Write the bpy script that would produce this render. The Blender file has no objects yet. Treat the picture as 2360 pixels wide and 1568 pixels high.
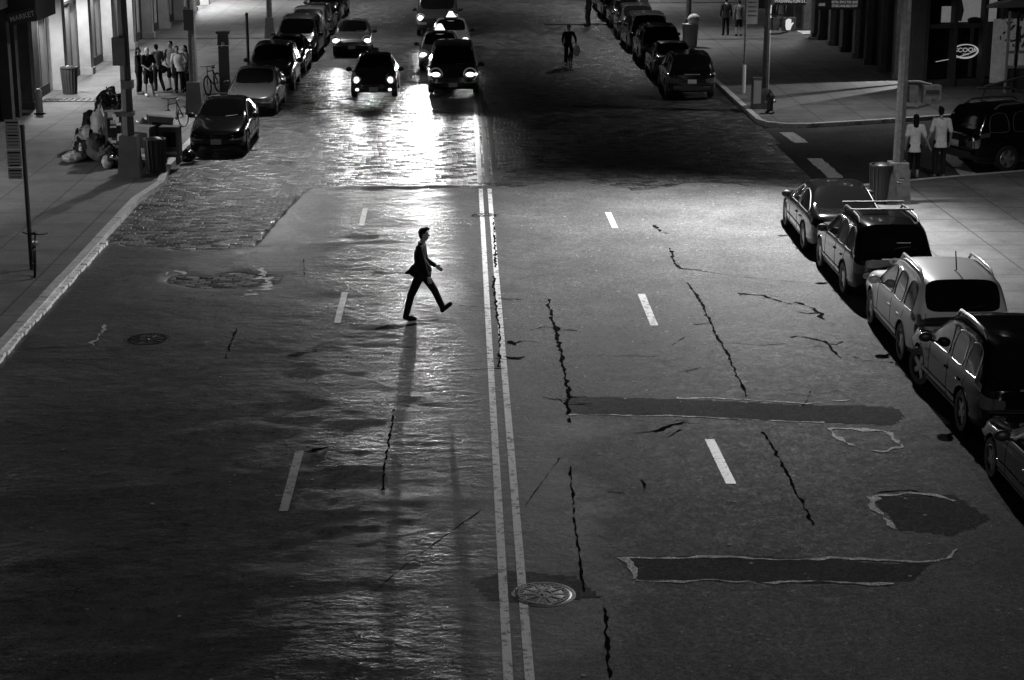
import bpy, bmesh, math, random
import numpy as np
from mathutils import Vector, Matrix
from mathutils.bvhtree import BVHTree
random.seed(7); rng = np.random.default_rng(7)
SC = bpy.context.scene; COL = SC.collection
PI = math.pi; R = math.radians

# ------------------------------------------------------------------ camera
F, CX, CY, H = 4200., 1180., 784., 8.8          # measured on a 2360x1568 view of the photograph
PITCH = math.atan(1124/F); YAW = math.atan(116/math.hypot(F, 1124))
cam = bpy.data.cameras.new('camera'); cam.lens = F*36/2360; cam.sensor_width = 36
cam.clip_start = .5; cam.clip_end = 3000
co = bpy.data.objects.new('camera', cam); COL.objects.link(co)
co.location = (0, 0, H); co.rotation_euler = (PI/2-PITCH, 0, -YAW); SC.camera = co

def at(x, y, z=0.):
    """ground point (height z) under a pixel of the 2360x1568 view"""
    a = (x-CX)/F; b = -(y-CY)/F
    dy = math.cos(PITCH)+b*math.sin(PITCH); dz = -math.sin(PITCH)+b*math.cos(PITCH); dx = a
    c, s = math.cos(YAW), math.sin(YAW)
    dx, dy = dx*c+dy*s, -dx*s+dy*c
    t = (z-H)/dz
    return (dx*t, dy*t)

# ------------------------------------------------------------------ world, exposure
W = bpy.data.worlds.new("World"); SC.world = W; W.use_nodes = True
nt = W.node_tree; bg = nt.nodes['Background']
sky = nt.nodes.new('ShaderNodeTexSky'); sky.sky_type = 'NISHITA'; sky.sun_disc = False
sky.sun_elevation = R(2); sky.sun_rotation = R(200)
bw = nt.nodes.new('ShaderNodeRGBToBW')
nt.links.new(sky.outputs[0], bw.inputs[0]); nt.links.new(bw.outputs[0], bg.inputs[0])
bg.inputs[1].default_value = 0.0035
SC.view_settings.view_transform = 'Standard'; SC.view_settings.look = 'None'
SC.view_settings.exposure = 0; SC.view_settings.gamma = 1; SC.view_settings.use_curve_mapping = False
SC.cycles.use_denoising = True
SC.cycles.sample_clamp_indirect = 1.5
SC.cycles.max_bounces = 5; SC.cycles.caustics_reflective = False; SC.cycles.caustics_refractive = False

# ------------------------------------------------------------------ street light (lamps of the place, plus two added out of view)
LAMP_W = dict(corner=26000, walk=1500, left=7500, signal=1600, added_right=5000, added_left=200, far=5000)
HEAD_W = 390

# ------------------------------------------------------------------ materials
def mat(name, base=.2, rough=.6, metal=0., coat=0., spec=.5, emit=0., var=0., vscale=3., bump=0., bscale=30., alpha=None, rvar=0.):
    m = bpy.data.materials.new(name); m.use_nodes = True
    n = m.node_tree.nodes; l = m.node_tree.links; p = n['Principled BSDF']
    p.inputs['Base Color'].default_value = (base, base, base, 1)
    p.inputs['Roughness'].default_value = rough; p.inputs['Metallic'].default_value = metal
    p.inputs['Coat Weight'].default_value = coat; p.inputs['Coat Roughness'].default_value = .04
    p.inputs['Specular IOR Level'].default_value = spec
    if emit:
        p.inputs['Emission Color'].default_value = (1, 1, 1, 1); p.inputs['Emission Strength'].default_value = emit
        if name != 'shop_glow': m.cycles.emission_sampling = 'NONE'
    tc = n.new('ShaderNodeTexCoord')
    if var or rvar:
        t = n.new('ShaderNodeTexNoise'); t.inputs['Scale'].default_value = vscale; t.inputs['Detail'].default_value = 6
        t.inputs['Roughness'].default_value = .65
        l.new(tc.outputs['Object'], t.inputs['Vector'])
        if var:
            mr = n.new('ShaderNodeMapRange'); mr.inputs[1].default_value = .3; mr.inputs[2].default_value = .7
            mr.inputs[3].default_value = base*(1-var); mr.inputs[4].default_value = base*(1+var)
            l.new(t.outputs[0], mr.inputs[0]); l.new(mr.outputs[0], p.inputs['Base Color'])
        if rvar:
            mr = n.new('ShaderNodeMapRange'); mr.inputs[1].default_value = .3; mr.inputs[2].default_value = .7
            mr.inputs[3].default_value = rough-rvar; mr.inputs[4].default_value = rough+rvar
            l.new(t.outputs[0], mr.inputs[0]); l.new(mr.outputs[0], p.inputs['Roughness'])
    if bump:
        t2 = n.new('ShaderNodeTexNoise'); t2.inputs['Scale'].default_value = bscale; t2.inputs['Detail'].default_value = 4
        l.new(tc.outputs['Object'], t2.inputs['Vector'])
        b = n.new('ShaderNodeBump'); b.inputs['Strength'].default_value = bump; b.inputs['Distance'].default_value = .01
        l.new(t2.outputs[0], b.inputs['Height']); l.new(b.outputs[0], p.inputs['Normal'])
    return m

def nodes_of(m):
    return m.node_tree.nodes, m.node_tree.links, m.node_tree.nodes['Principled BSDF']

def math_node(n, l, op, a, b=None):
    k = n.new('ShaderNodeMath'); k.operation = op
    for i, v in enumerate((a, b)):
        if v is None: continue
        if isinstance(v, (int, float)): k.inputs[i].default_value = v
        else: l.new(v, k.inputs[i])
    return k.outputs[0]

def noise(n, l, vec, scale, detail=4, rough=.6):
    t = n.new('ShaderNodeTexNoise'); t.inputs['Scale'].default_value = scale; t.inputs['Detail'].default_value = detail
    t.inputs['Roughness'].default_value = rough; l.new(vec, t.inputs['Vector']); return t.outputs[0]

def mrange(n, l, v, a, b, c, d):
    k = n.new('ShaderNodeMapRange')
    for i, q in enumerate((a, b, c, d)): k.inputs[i+1].default_value = q
    l.new(v, k.inputs[0]); return k.outputs[0]

def asphalt_material(name, base=.05, rough=.39, contrast=1.):
    m = bpy.data.materials.new(name); m.use_nodes = True; n, l, p = nodes_of(m)
    tc = n.new('ShaderNodeTexCoord').outputs['Object']
    big = noise(n, l, tc, .45, 5, .6); med = noise(n, l, tc, 3.5, 6, .7); fine = noise(n, l, tc, 45, 3, .8)
    grit = n.new('ShaderNodeTexVoronoi'); grit.inputs['Scale'].default_value = 28; l.new(tc, grit.inputs['Vector'])
    a = mrange(n, l, big, .3, .7, .7, 1.3); b = mrange(n, l, med, .3, .7, .75, 1.25); c = math_node(n, l, 'MULTIPLY', mrange(n, l, fine, .3, .7, 1-.9*contrast, 1+1.1*contrast), mrange(n, l, noise(n, l, tc, 17, 3, .8), .3, .7, 1-.55*contrast, 1+.55*contrast))
    pale = mrange(n, l, grit.outputs['Color'], .93, .95, 1., 2.2)
    v = math_node(n, l, 'MULTIPLY', math_node(n, l, 'MULTIPLY', a, b), math_node(n, l, 'MULTIPLY', c, pale))
    v = math_node(n, l, 'MULTIPLY', v, base); l.new(v, p.inputs['Base Color'])
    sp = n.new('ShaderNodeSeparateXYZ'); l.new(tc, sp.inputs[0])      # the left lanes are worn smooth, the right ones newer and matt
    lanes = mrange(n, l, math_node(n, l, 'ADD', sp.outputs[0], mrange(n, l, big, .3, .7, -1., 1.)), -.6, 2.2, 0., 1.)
    rgh = math_node(n, l, 'ADD', mrange(n, l, med, .3, .7, rough-.09, rough+.09), mrange(n, l, noise(n, l, tc, 22, 3, .8), .3, .7, -.13, .18))
    l.new(math_node(n, l, 'ADD', rgh, math_node(n, l, 'MULTIPLY', lanes, .38)), p.inputs['Roughness'])
    l.new(mrange(n, l, lanes, 0, 1, .5, .15), p.inputs['Specular IOR Level'])
    l.new(math_node(n, l, 'MULTIPLY', v, mrange(n, l, lanes, 0, 1, 1., 1.45)), p.inputs['Base Color'])   # base colour rises towards the right lanes
    bp = n.new('ShaderNodeBump'); bp.inputs['Strength'].default_value = .6; bp.inputs['Distance'].default_value = .0026
    hsum = math_node(n, l, 'ADD', math_node(n, l, 'MULTIPLY', fine, .7), math_node(n, l, 'MULTIPLY', noise(n, l, tc, 9, 5, .7), 1.5))
    l.new(hsum, bp.inputs['Height'])
    sv = n.new('ShaderNodeVectorMath'); sv.operation = 'MULTIPLY'; l.new(tc, sv.inputs[0]); sv.inputs[1].default_value = (1.9, 3.3, 1.)   # old setts ripple through the worn lanes
    rip = math_node(n, l, 'MULTIPLY', noise(n, l, sv.outputs[0], 1.5, 4, .62), math_node(n, l, 'SUBTRACT', 1., lanes))
    rip = math_node(n, l, 'MULTIPLY', rip, mrange(n, l, noise(n, l, tc, .35, 3), .38, .62, .25, 1.))
    b2 = n.new('ShaderNodeBump'); b2.inputs['Strength'].default_value = 1.; b2.inputs['Distance'].default_value = .03
    l.new(rip, b2.inputs['Height']); l.new(bp.outputs[0], b2.inputs['Normal']); l.new(b2.outputs[0], p.inputs['Normal'])
    return m

def cobble_material():
    m = bpy.data.materials.new('cobbles'); m.use_nodes = True; n, l, p = nodes_of(m)
    tc = n.new('ShaderNodeTexCoord').outputs['Object']
    warp = n.new('ShaderNodeTexNoise'); warp.inputs['Scale'].default_value = 1.3; l.new(tc, warp.inputs['Vector'])
    vs = n.new('ShaderNodeVectorMath'); vs.operation = 'SCALE'; vs.inputs['Scale'].default_value = .22; l.new(warp.outputs['Color'], vs.inputs[0])
    va = n.new('ShaderNodeVectorMath'); va.operation = 'ADD'; l.new(tc, va.inputs[0]); l.new(vs.outputs[0], va.inputs[1])
    sp = n.new('ShaderNodeSeparateXYZ'); l.new(va.outputs[0], sp.inputs[0]); mn = lambda *q: math_node(n, l, *q)
    v = mn('DIVIDE', sp.outputs[1], .17); row = mn('FLOOR', v); fv = mn('FRACT', v)
    u = mn('ADD', mn('DIVIDE', sp.outputs[0], .30), mn('MULTIPLY', mn('MODULO', row, 2.), .5)); u = mn('ADD', u, mn('MULTIPLY', mn('SINE', mn('MULTIPLY', row, 12.7)), .3))
    col = mn('FLOOR', u); fu = mn('FRACT', u)
    cb = n.new('ShaderNodeCombineXYZ'); l.new(col, cb.inputs[0]); l.new(row, cb.inputs[1])
    wn = n.new('ShaderNodeTexWhiteNoise'); wn.noise_dimensions = '2D'; l.new(cb.outputs[0], wn.inputs['Vector'])
    du = mn('MULTIPLY', mn('SUBTRACT', .5, mn('ABSOLUTE', mn('SUBTRACT', fu, .5))), .30); dv = mn('MULTIPLY', mn('SUBTRACT', .5, mn('ABSOLUTE', mn('SUBTRACT', fv, .5))), .17)
    dist = mn('MINIMUM', du, dv); fine = noise(n, l, tc, 16, 4, .7); worn = noise(n, l, tc, .55, 5, .6)
    face = mrange(n, l, dist, .006, .032, 0., 1.)
    tone = mn('MULTIPLY', mrange(n, l, wn.outputs['Value'], 0, 1, .03, .10), mrange(n, l, worn, .3, .7, .6, 1.4))
    tone = mn('MULTIPLY', tone, mrange(n, l, face, 0, .6, .25, 1.)); tone = mn('MULTIPLY', tone, mrange(n, l, fine, .3, .7, .7, 1.3)); l.new(tone, p.inputs['Base Color'])
    l.new(mrange(n, l, fine, .3, .7, .28, .52), p.inputs['Roughness']); p.inputs['Specular IOR Level'].default_value = .25
    bp = n.new('ShaderNodeBump'); bp.inputs['Strength'].default_value = .8; bp.inputs['Distance'].default_value = .012
    l.new(mn('ADD', mn('MULTIPLY', face, 1.3), mn('MULTIPLY', fine, 1.)), bp.inputs['Height'])
    # every sett lies at its own slight tilt
    sx = n.new('ShaderNodeVectorMath'); sx.operation = 'SUBTRACT'; l.new(wn.outputs['Color'], sx.inputs[0]); sx.inputs[1].default_value = (.5, .5, .5)
    sm_ = n.new('ShaderNodeVectorMath'); sm_.operation = 'MULTIPLY'; l.new(sx.outputs[0], sm_.inputs[0]); sm_.inputs[1].default_value = (.28, .52, 0)
    ad = n.new('ShaderNodeVectorMath'); ad.operation = 'ADD'; l.new(bp.outputs[0], ad.inputs[0]); l.new(sm_.outputs[0], ad.inputs[1])
    nr = n.new('ShaderNodeVectorMath'); nr.operation = 'NORMALIZE'; l.new(ad.outputs[0], nr.inputs[0]); l.new(nr.outputs[0], p.inputs['Normal'])
    return m

def paving_material(name, base=.105, bw_=1.5, rh=1.5):
    m = bpy.data.materials.new(name); m.use_nodes = True; n, l, p = nodes_of(m)
    tc = n.new('ShaderNodeTexCoord').outputs['Object']
    br = n.new('ShaderNodeTexBrick'); br.offset = 0; br.inputs['Scale'].default_value = 1
    br.inputs['Brick Width'].default_value = bw_; br.inputs['Row Height'].default_value = rh; br.inputs['Mortar Size'].default_value = .02
    br.inputs['Color1'].default_value = (.92, .92, .92, 1); br.inputs['Color2'].default_value = (1, 1, 1, 1); br.inputs['Mortar'].default_value = (.22, .22, .22, 1)
    l.new(tc, br.inputs['Vector']); bwn = n.new('ShaderNodeRGBToBW'); l.new(br.outputs['Color'], bwn.inputs[0])
    v = math_node(n, l, 'MULTIPLY', bwn.outputs[0], mrange(n, l, noise(n, l, tc, .7, 7, .72), .3, .7, .5, 1.35))
    fine = noise(n, l, tc, 50, 3, .8)
    gum = n.new('ShaderNodeTexVoronoi'); gum.inputs['Scale'].default_value = 3.2; l.new(tc, gum.inputs['Vector'])
    v = math_node(n, l, 'MULTIPLY', v, mrange(n, l, gum.outputs['Distance'], .06, .11, .35, 1.))
    v = math_node(n, l, 'MULTIPLY', math_node(n, l, 'MULTIPLY', v, mrange(n, l, fine, .3, .7, .4, 1.65)), base)
    l.new(v, p.inputs['Base Color']); p.inputs['Roughness'].default_value = .75
    bp = n.new('ShaderNodeBump'); bp.inputs['Strength'].default_value = .25; bp.inputs['Distance'].default_value = .01
    l.new(fine, bp.inputs['Height']); l.new(bp.outputs[0], p.inputs['Normal'])
    return m

def paint_material(name, base, under, wear=.45, rough=.5):
    m = bpy.data.materials.new(name); m.use_nodes = True; n, l, p = nodes_of(m)
    tc = n.new('ShaderNodeTexCoord').outputs['Object']
    w = mrange(n, l, noise(n, l, tc, 9, 8, .75), wear-.03, wear+.05, 0, 1)
    v = math_node(n, l, 'MULTIPLY', mrange(n, l, w, 0, 1, under, base), mrange(n, l, noise(n, l, tc, 60, 2), .3, .7, .8, 1.2))
    l.new(v, p.inputs['Base Color']); p.inputs['Roughness'].default_value = rough
    return m

M = {}
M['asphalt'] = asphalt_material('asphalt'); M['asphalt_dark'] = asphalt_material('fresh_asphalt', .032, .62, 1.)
M['asphalt_pale'] = asphalt_material('pale_asphalt', .30, .33, 1.)
M['cobble'] = cobble_material(); M['pave'] = paving_material('paving'); M['kerb'] = mat('granite', .46, .45, var=.35, vscale=6, bump=.4, bscale=40)
M['ground'] = mat('ground', .03, .9)
M['line'] = paint_material('road_paint', .66, .1, .43); M['worn'] = paint_material('worn_paint', .45, .09, .42, .33); M['white_line'] = paint_material('white_paint', .5, .07, .43)
M['crack'] = mat('crack_tar', .010, .95, spec=0.)
M['iron'] = mat('cast_iron', .05, .4, .6, bump=.3, bscale=60)
M['strip'] = mat('steel_strip', .12, .3, .3, bump=.3, bscale=20, var=.4)
M['black'] = mat('black_plastic', .012, .45); M['rubber'] = mat('rubber', .012, .7)
M['steel'] = mat('brushed_steel', .35, .35, .9, bump=.1); M['rim'] = mat('alloy', .45, .3, .8)
M['galv'] = mat('galvanised', .13, .45, .5, var=.35, vscale=8, bump=.2)
M['darkmetal'] = mat('dark_metal', .03, .4, .5)
M['glass'] = mat('dark_glass', .006, .05, spec=.6, coat=.4)
M['lens'] = mat('lamp_lens', .35, .12, .4, coat=1.); M['tail'] = mat('tail_lens', .06, .1, coat=1.)
M['plate'] = mat('plate', .45, .4); M['white'] = mat('white_paint_metal', .55, .5)
M['paint_black'] = mat('black_paint', .004, .14, coat=.7, spec=.15); M['paint_dark'] = mat('dark_paint', .03, .22, coat=.7, spec=.3)
M['paint_grey'] = mat('grey_paint', .09, .25, .2, coat=1., spec=.3); M['paint_silver'] = mat('silver_paint', .6, .4, .1, coat=.6)
M['paint_taxi'] = mat('taxi_paint', .28, .3, coat=1.)
M['head'] = mat('lit_headlamp', .8, .3, emit=2.2); M['fog'] = mat('lit_foglamp', .8, .3, emit=1.6)
M['halo'] = mat('lamp_glow_ring', .4, .3, .5, emit=.06); M['sign_lit'] = mat('lit_sign', .7, .5, emit=1.6)

# ------------------------------------------------------------------ mesh helpers
class MB:
    def __init__(s): s.v = []; s.f = []; s.mi = []
    def add(s, vs, fs, mi=0):
        o = len(s.v); s.v += [tuple(q) for q in vs]; s.f += [tuple(i+o for i in q) for q in fs]; s.mi += [mi]*len(fs); return s
    def box(s, c, d, rz=0., mi=0, taper=1., rx=0.):
        x, y, z = d[0]/2, d[1]/2, d[2]/2; vs = []
        rm = Matrix.Rotation(rz, 3, 'Z') @ Matrix.Rotation(rx, 3, 'X')
        for k, t in ((-1, 1.), (1, taper)):
            for i, j in ((-1, -1), (1, -1), (1, 1), (-1, 1)):
                q = rm @ Vector((i*x*t, j*y*t, k*z)); vs.append((q.x+c[0], q.y+c[1], q.z+c[2]))
        return s.add(vs, [(3, 2, 1, 0), (4, 5, 6, 7), (0, 1, 5, 4), (1, 2, 6, 5), (2, 3, 7, 6), (3, 0, 4, 7)], mi)
    def tube(s, pts, rad, n=10, mi=0, caps=True):
        pts = [Vector(p) for p in pts]
        if not isinstance(rad, (list, tuple)): rad = [rad]*len(pts)
        rings = []; up0 = None
        for i, p in enumerate(pts):
            d = (pts[min(i+1, len(pts)-1)]-pts[max(i-1, 0)]).normalized()
            if up0 is None:
                up0 = Vector((0, 0, 1)) if abs(d.z) < .9 else Vector((1, 0, 0))
            a = d.cross(up0).normalized(); b = d.cross(a).normalized(); up0 = -b if b.dot(up0) < 0 else b
            b = up0 = (up0-d*up0.dot(d)).normalized(); a = b.cross(d)
            rings.append([p+(a*math.cos(2*PI*k/n)+b*math.sin(2*PI*k/n))*rad[i] for k in range(n)])
        vs = [v for r in rings for v in r]; fs = []
        for i in range(len(pts)-1):
            for k in range(n): fs.append((i*n+k, i*n+(k+1) % n, (i+1)*n+(k+1) % n, (i+1)*n+k))
        if caps: fs += [tuple(range(n))[::-1], tuple((len(pts)-1)*n+k for k in range(n))]
        return s.add(vs, fs, mi)
    def lathe(s, prof, c=(0, 0, 0), n=16, axis='Z', mi=0, caps=True):
        vs = []; fs = []
        for r, h in prof:
            for k in range(n):
                a = 2*PI*k/n; p = (r*math.cos(a), r*math.sin(a), h)
                if axis == 'X': p = (p[2], p[0], p[1])
                if axis == 'Y': p = (p[0], p[2], p[1])
                vs.append((p[0]+c[0], p[1]+c[1], p[2]+c[2]))
        for i in range(len(prof)-1):
            for k in range(n): fs.append((i*n+k, i*n+(k+1) % n, (i+1)*n+(k+1) % n, (i+1)*n+k))
        if caps: fs += [tuple(range(n))[::-1], tuple((len(prof)-1)*n+k for k in range(n))]
        return s.add(vs, fs, mi)
    def ball(s, c, r, nu=12, nv=8, mi=0, rot=None):
        if not isinstance(r, (tuple, list)): r = (r, r, r)
        vs = []; fs = []
        for i in range(nv+1):
            t = PI*i/nv
            for k in range(nu):
                a = 2*PI*k/nu; q = Vector((r[0]*math.sin(t)*math.cos(a), r[1]*math.sin(t)*math.sin(a), r[2]*math.cos(t)))
                if rot is not None: q = rot @ q
                vs.append((q.x+c[0], q.y+c[1], q.z+c[2]))
        for i in range(nv):
            for k in range(nu): fs.append((i*nu+k, (i+1)*nu+k, (i+1)*nu+(k+1) % nu, i*nu+(k+1) % nu))
        return s.add(vs, fs, mi)
    def prism(s, poly, z0, z1, mi=0):
        n = len(poly); vs = [(x, y, z0) for x, y in poly]+[(x, y, z1) for x, y in poly]
        fs = [tuple(range(n))[::-1], tuple(range(n, 2*n))]+[(k, (k+1) % n, n+(k+1) % n, n+k) for k in range(n)]
        return s.add(vs, fs, mi)
    def build(s, name, m, parent=None, smooth=35, loc=None, rz=None):
        me = bpy.data.meshes.new(name); me.from_pydata(s.v, [], s.f)
        ms = m if isinstance(m, (list, tuple)) else [m]
        for q in ms: me.materials.append(M[q] if isinstance(q, str) else q)
        if len(ms) > 1: me.polygons.foreach_set('material_index', s.mi)
        bm = bmesh.new(); bm.from_mesh(me); bmesh.ops.remove_doubles(bm, verts=bm.verts, dist=1e-5); bmesh.ops.recalc_face_normals(bm, faces=bm.faces); bm.to_mesh(me); bm.free()
        finish(me, smooth)
        return link(name, me, parent, loc, rz)

def finish(me, smooth=35):
    if smooth:
        me.polygons.foreach_set('use_smooth', [True]*len(me.polygons))
        me.set_sharp_from_angle(angle=R(smooth))

def link(name, me, parent=None, loc=None, rz=None):
    o = bpy.data.objects.new(name, me); COL.objects.link(o)
    if parent is not None: o.parent = parent
    if loc is not None: o.location = loc
    if rz is not None: o.rotation_euler = (0, 0, rz)
    return o

def thing(name, label, cat, loc=(0, 0, 0), rz=0., group=None):
    o = bpy.data.objects.new(name, None); COL.objects.link(o); o.location = loc; o.rotation_euler = (0, 0, rz)
    return tag(o, label, cat, group)

def tag(o, label, cat, group=None):
    o['label'] = label; o['category'] = cat
    if group: o['group'] = group
    return o

def struct(o): o['kind'] = 'structure'; return o

def copy_tree(o, parent=None):
    c = o.copy(); COL.objects.link(c)
    if parent is not None: c.parent = parent
    for ch in list(o.children): copy_tree(ch, c)
    return c

def text_mesh(txt, size, depth=.004, sx=1.):
    cu = bpy.data.curves.new('lettering', 'FONT'); cu.body = txt; cu.size = size; cu.extrude = depth; cu.align_x = 'CENTER'; cu.align_y = 'CENTER'; cu.offset = size*.012
    o = bpy.data.objects.new('tmp', cu); COL.objects.link(o)
    me = bpy.data.meshes.new_from_object(o.evaluated_get(bpy.context.evaluated_depsgraph_get()))
    bpy.data.objects.remove(o); me.transform(Matrix.Diagonal((sx, 1, 1, 1))); return me

def lettering(name, txt, size, m, parent, loc, rot, sx=1.):
    me = text_mesh(txt, size, sx=sx); me.materials.clear(); me.materials.append(M[m] if isinstance(m, str) else m)
    o = link(name, me, parent, loc); o.rotation_euler = rot; return o

def spot(name, loc, aim, power, size, blend=.6, rad=.08, parent=None, flat=1.):
    la = bpy.data.lights.new(name, 'SPOT'); la.energy = power; la.spot_size = R(size); la.spot_blend = blend; la.shadow_soft_size = rad
    o = bpy.data.objects.new(name, la); COL.objects.link(o); o.location = loc
    o.rotation_euler = (Vector(aim)-Vector(loc)).to_track_quat('-Z', 'Y').to_euler()
    o.scale = (1, flat, 1)
    if parent is not None: o.parent = parent
    return o

# ------------------------------------------------------------------ numpy noise and road height
_T = rng.random((256, 256))
def vnoise(x, y, f, seed=0):
    x = np.asarray(x, float)*f+seed*17.3; y = np.asarray(y, float)*f+seed*31.7
    xi = np.floor(x).astype(int); yi = np.floor(y).astype(int); u = x-xi; v = y-yi
    u = u*u*(3-2*u); v = v*v*(3-2*v); g = lambda a, b: _T[a % 256, b % 256]
    return (g(xi, yi)*(1-u)+g(xi+1, yi)*u)*(1-v)+(g(xi, yi+1)*(1-u)+g(xi+1, yi+1)*u)*v-.5

def sstep(a, b, x):
    t = np.clip((np.asarray(x, float)-a)/(b-a), 0, 1); return t*t*(3-2*t)

def seg_bump(x, y, p, q, h, w):
    p = np.array(p, float); q = np.array(q, float); d = q-p; L2 = d@d
    t = np.clip(((x-p[0])*d[0]+(y-p[1])*d[1])/L2, 0, 1)
    r = np.hypot(x-p[0]-t*d[0], y-p[1]-t*d[1]); return h*np.exp(-(r/w)**2)*np.sin(PI*np.clip(t*.9+.05, 0, 1))**.5

RIDGES = [((600, 575), (880, 556), .045, .28), ((430, 592), (640, 572), .035, .25), ((780, 432), (1230, 428), .03, .3), ((1200, 428), (1450, 445), .015, .3),
          ((620, 705), (400, 690), .03, .3), ((640, 640), (560, 690), .03, .22), ((380, 1010), (570, 985), .05, .3), ((560, 985), (700, 990), .04, .25),
          ((210, 1125), (420, 1118), .03, .2), ((430, 470), (800, 445), .03, .25), ((650, 960), (1050, 948), .007, .2), ((820, 738), (920, 745), .008, .15),
          ((0, 1290), (280, 1260), .03, .2), ((80, 1490), (420, 1480), .03, .25), ((860, 1150), (1100, 1150), .008, .2), ((240, 1085), (260, 1092), .03, .2)]
HOLES = [(515, 645, .95, .10, .0), (1115, 497, .42, .03, 0), (340, 785, .5, .03, 0), (920, 945, .45, .008, 0), (1030, 955, .45, .008, 0), (690, 868, .35, .025, 0),
         (700, 940, .3, .02, 0), (650, 990, .5, .03, 0), (560, 1010, .5, .03, 0), (160, 1180, 1.0, .05, 0), (830, 558, .5, .03, 0), (430, 890, .4, .02, 0)]
def hz(x, y):
    x = np.asarray(x, float); y = np.asarray(y, float)
    left = 1-sstep(-2.2, 1.0, x)
    amp = .12+.40*left
    z = amp*(.030*vnoise(x, y, .45, 1)+.024*vnoise(x, y*1.3, .95, 2)+.015*vnoise(x, y*1.5, 2.1, 3))
    rough = .25+.75*left*np.clip(.55+1.6*vnoise(x, y, .3, 12), 0, 1)
    z = z+rough*(.0045*vnoise(x, y*1.6, 3.3, 4)+.0022*vnoise(x, y*1.5, 6.5, 7))
    for a, b, h, w in RIDGES: z = z+.55*seg_bump(x, y, at(*a), at(*b), h, w)
    for px, py, r, h, _ in HOLES:
        c = at(px, py); z = z-.6*h*np.exp(-(((x-c[0])**2+(y-c[1])**2)/r**2)**1.6)
    z = z*(1-sstep(7.6, 8.2, x)*.8)
    near = (1-sstep(27, 32, y))*(1-sstep(-3.2, -.6, x))
    return z+near*(.030*vnoise(x*.8, y, .42, 15)+.014*vnoise(x*.8, y*1.2, 1.1, 16))-.020*np.maximum(0, 28.0-y)*(1-sstep(-4.5, -1.4, x))*sstep(12, 19, y)

def asphalt_in(x, y):
    """signed distance-like field: > 0 on the asphalt overlay, < 0 on bare cobbles"""
    x = np.asarray(x, float); y = np.asarray(y, float)
    lb = 1-sstep(-5.0, -4.1, x)
    yb = 49.2*(1-lb)+41.4*lb+(.5+1.9*sstep(1.2, 4, x))*vnoise(x, y*.5, .55, 8)+.55*vnoise(x, y, 1.7, 9)+.25*vnoise(x, y, 4.5, 10)
    s = yb-y
    # worn-through hole in the asphalt, old cobbles show
    c = at(530, 645); s = np.minimum(s, (np.hypot((x-c[0])/1.25, (y-c[1])/.75)-1+.5*vnoise(x, y, 1.7, 5))*.8)
    return s

def grid(name, x0, x1, y0, y1, st, zf, m, keep=None):
    nx = int((x1-x0)/st)+1; ny = int((y1-y0)/st)+1
    X, Y = np.meshgrid(np.linspace(x0, x1, nx), np.linspace(y0, y1, ny)); Z = zf(X, Y)
    v = np.stack([X, Y, Z], -1).reshape(-1, 3); i = np.arange(nx*ny).reshape(ny, nx)
    q = np.stack([i[:-1, :-1], i[:-1, 1:], i[1:, 1:], i[1:, :-1]], -1).reshape(-1, 4)
    if keep is not None:
        k = keep(X, Y); q = q[k.reshape(-1)[q].any(1)]
        used = np.unique(q); remap = np.zeros(nx*ny, int); remap[used] = np.arange(len(used)); v = v[used]; q = remap[q]
    me = bpy.data.meshes.new(name); me.vertices.add(len(v)); me.vertices.foreach_set('co', v.ravel())
    me.loops.add(q.size); me.loops.foreach_set('vertex_index', q.ravel().astype(np.int32))
    me.polygons.add(len(q)); me.polygons.foreach_set('loop_start', np.arange(0, q.size, 4, dtype=np.int32))
    me.update(); me.validate(); me.materials.append(M[m]); me.polygons.foreach_set('use_smooth', [True]*len(me.polygons))
    return struct(link(name, me))

KL, KR = -8.42, 9.85                     # kerb faces left and right
# ground sheet to the horizon
struct(MB().add([(-900, -300, -.3), (900, -300, -.3), (900, 1500, -.3), (-900, 1500, -.3)], [(0, 1, 2, 3)]).build('ground', 'ground', smooth=0))
def zc(x, y): return hz(x, y)-.05*sstep(-.05, .25, asphalt_in(x, y))
def za(x, y):
    s = asphalt_in(x, y); return hz(x, y)+.026*sstep(-.05, .3, s)-.05*(1-sstep(-.1, .02, s))
grid('cobbled_road', KL, KR+.05, 14, 52, .09, zc, 'cobble')
grid('cobbled_street', KL, KR+.05, 52, 240, .35, lambda x, y: hz(x, y), 'cobble')
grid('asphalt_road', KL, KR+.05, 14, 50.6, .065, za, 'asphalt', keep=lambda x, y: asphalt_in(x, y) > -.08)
def road_z(x, y): return np.maximum(za(x, y), zc(x, y))

# side street on the right, slightly oblique
def near_kerb(x): return 48.9+.40*(x-11.5)
def far_kerb(x): return 59.6+.40*(x-11.5)
grid('side_street', 9.7, 40, 44, 76, .25, lambda x, y: .012*vnoise(x, y, .6, 4)+.004, 'asphalt_dark', keep=lambda x, y: (y > near_kerb(x)-.5) & (y < far_kerb(x)+.5))

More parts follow.
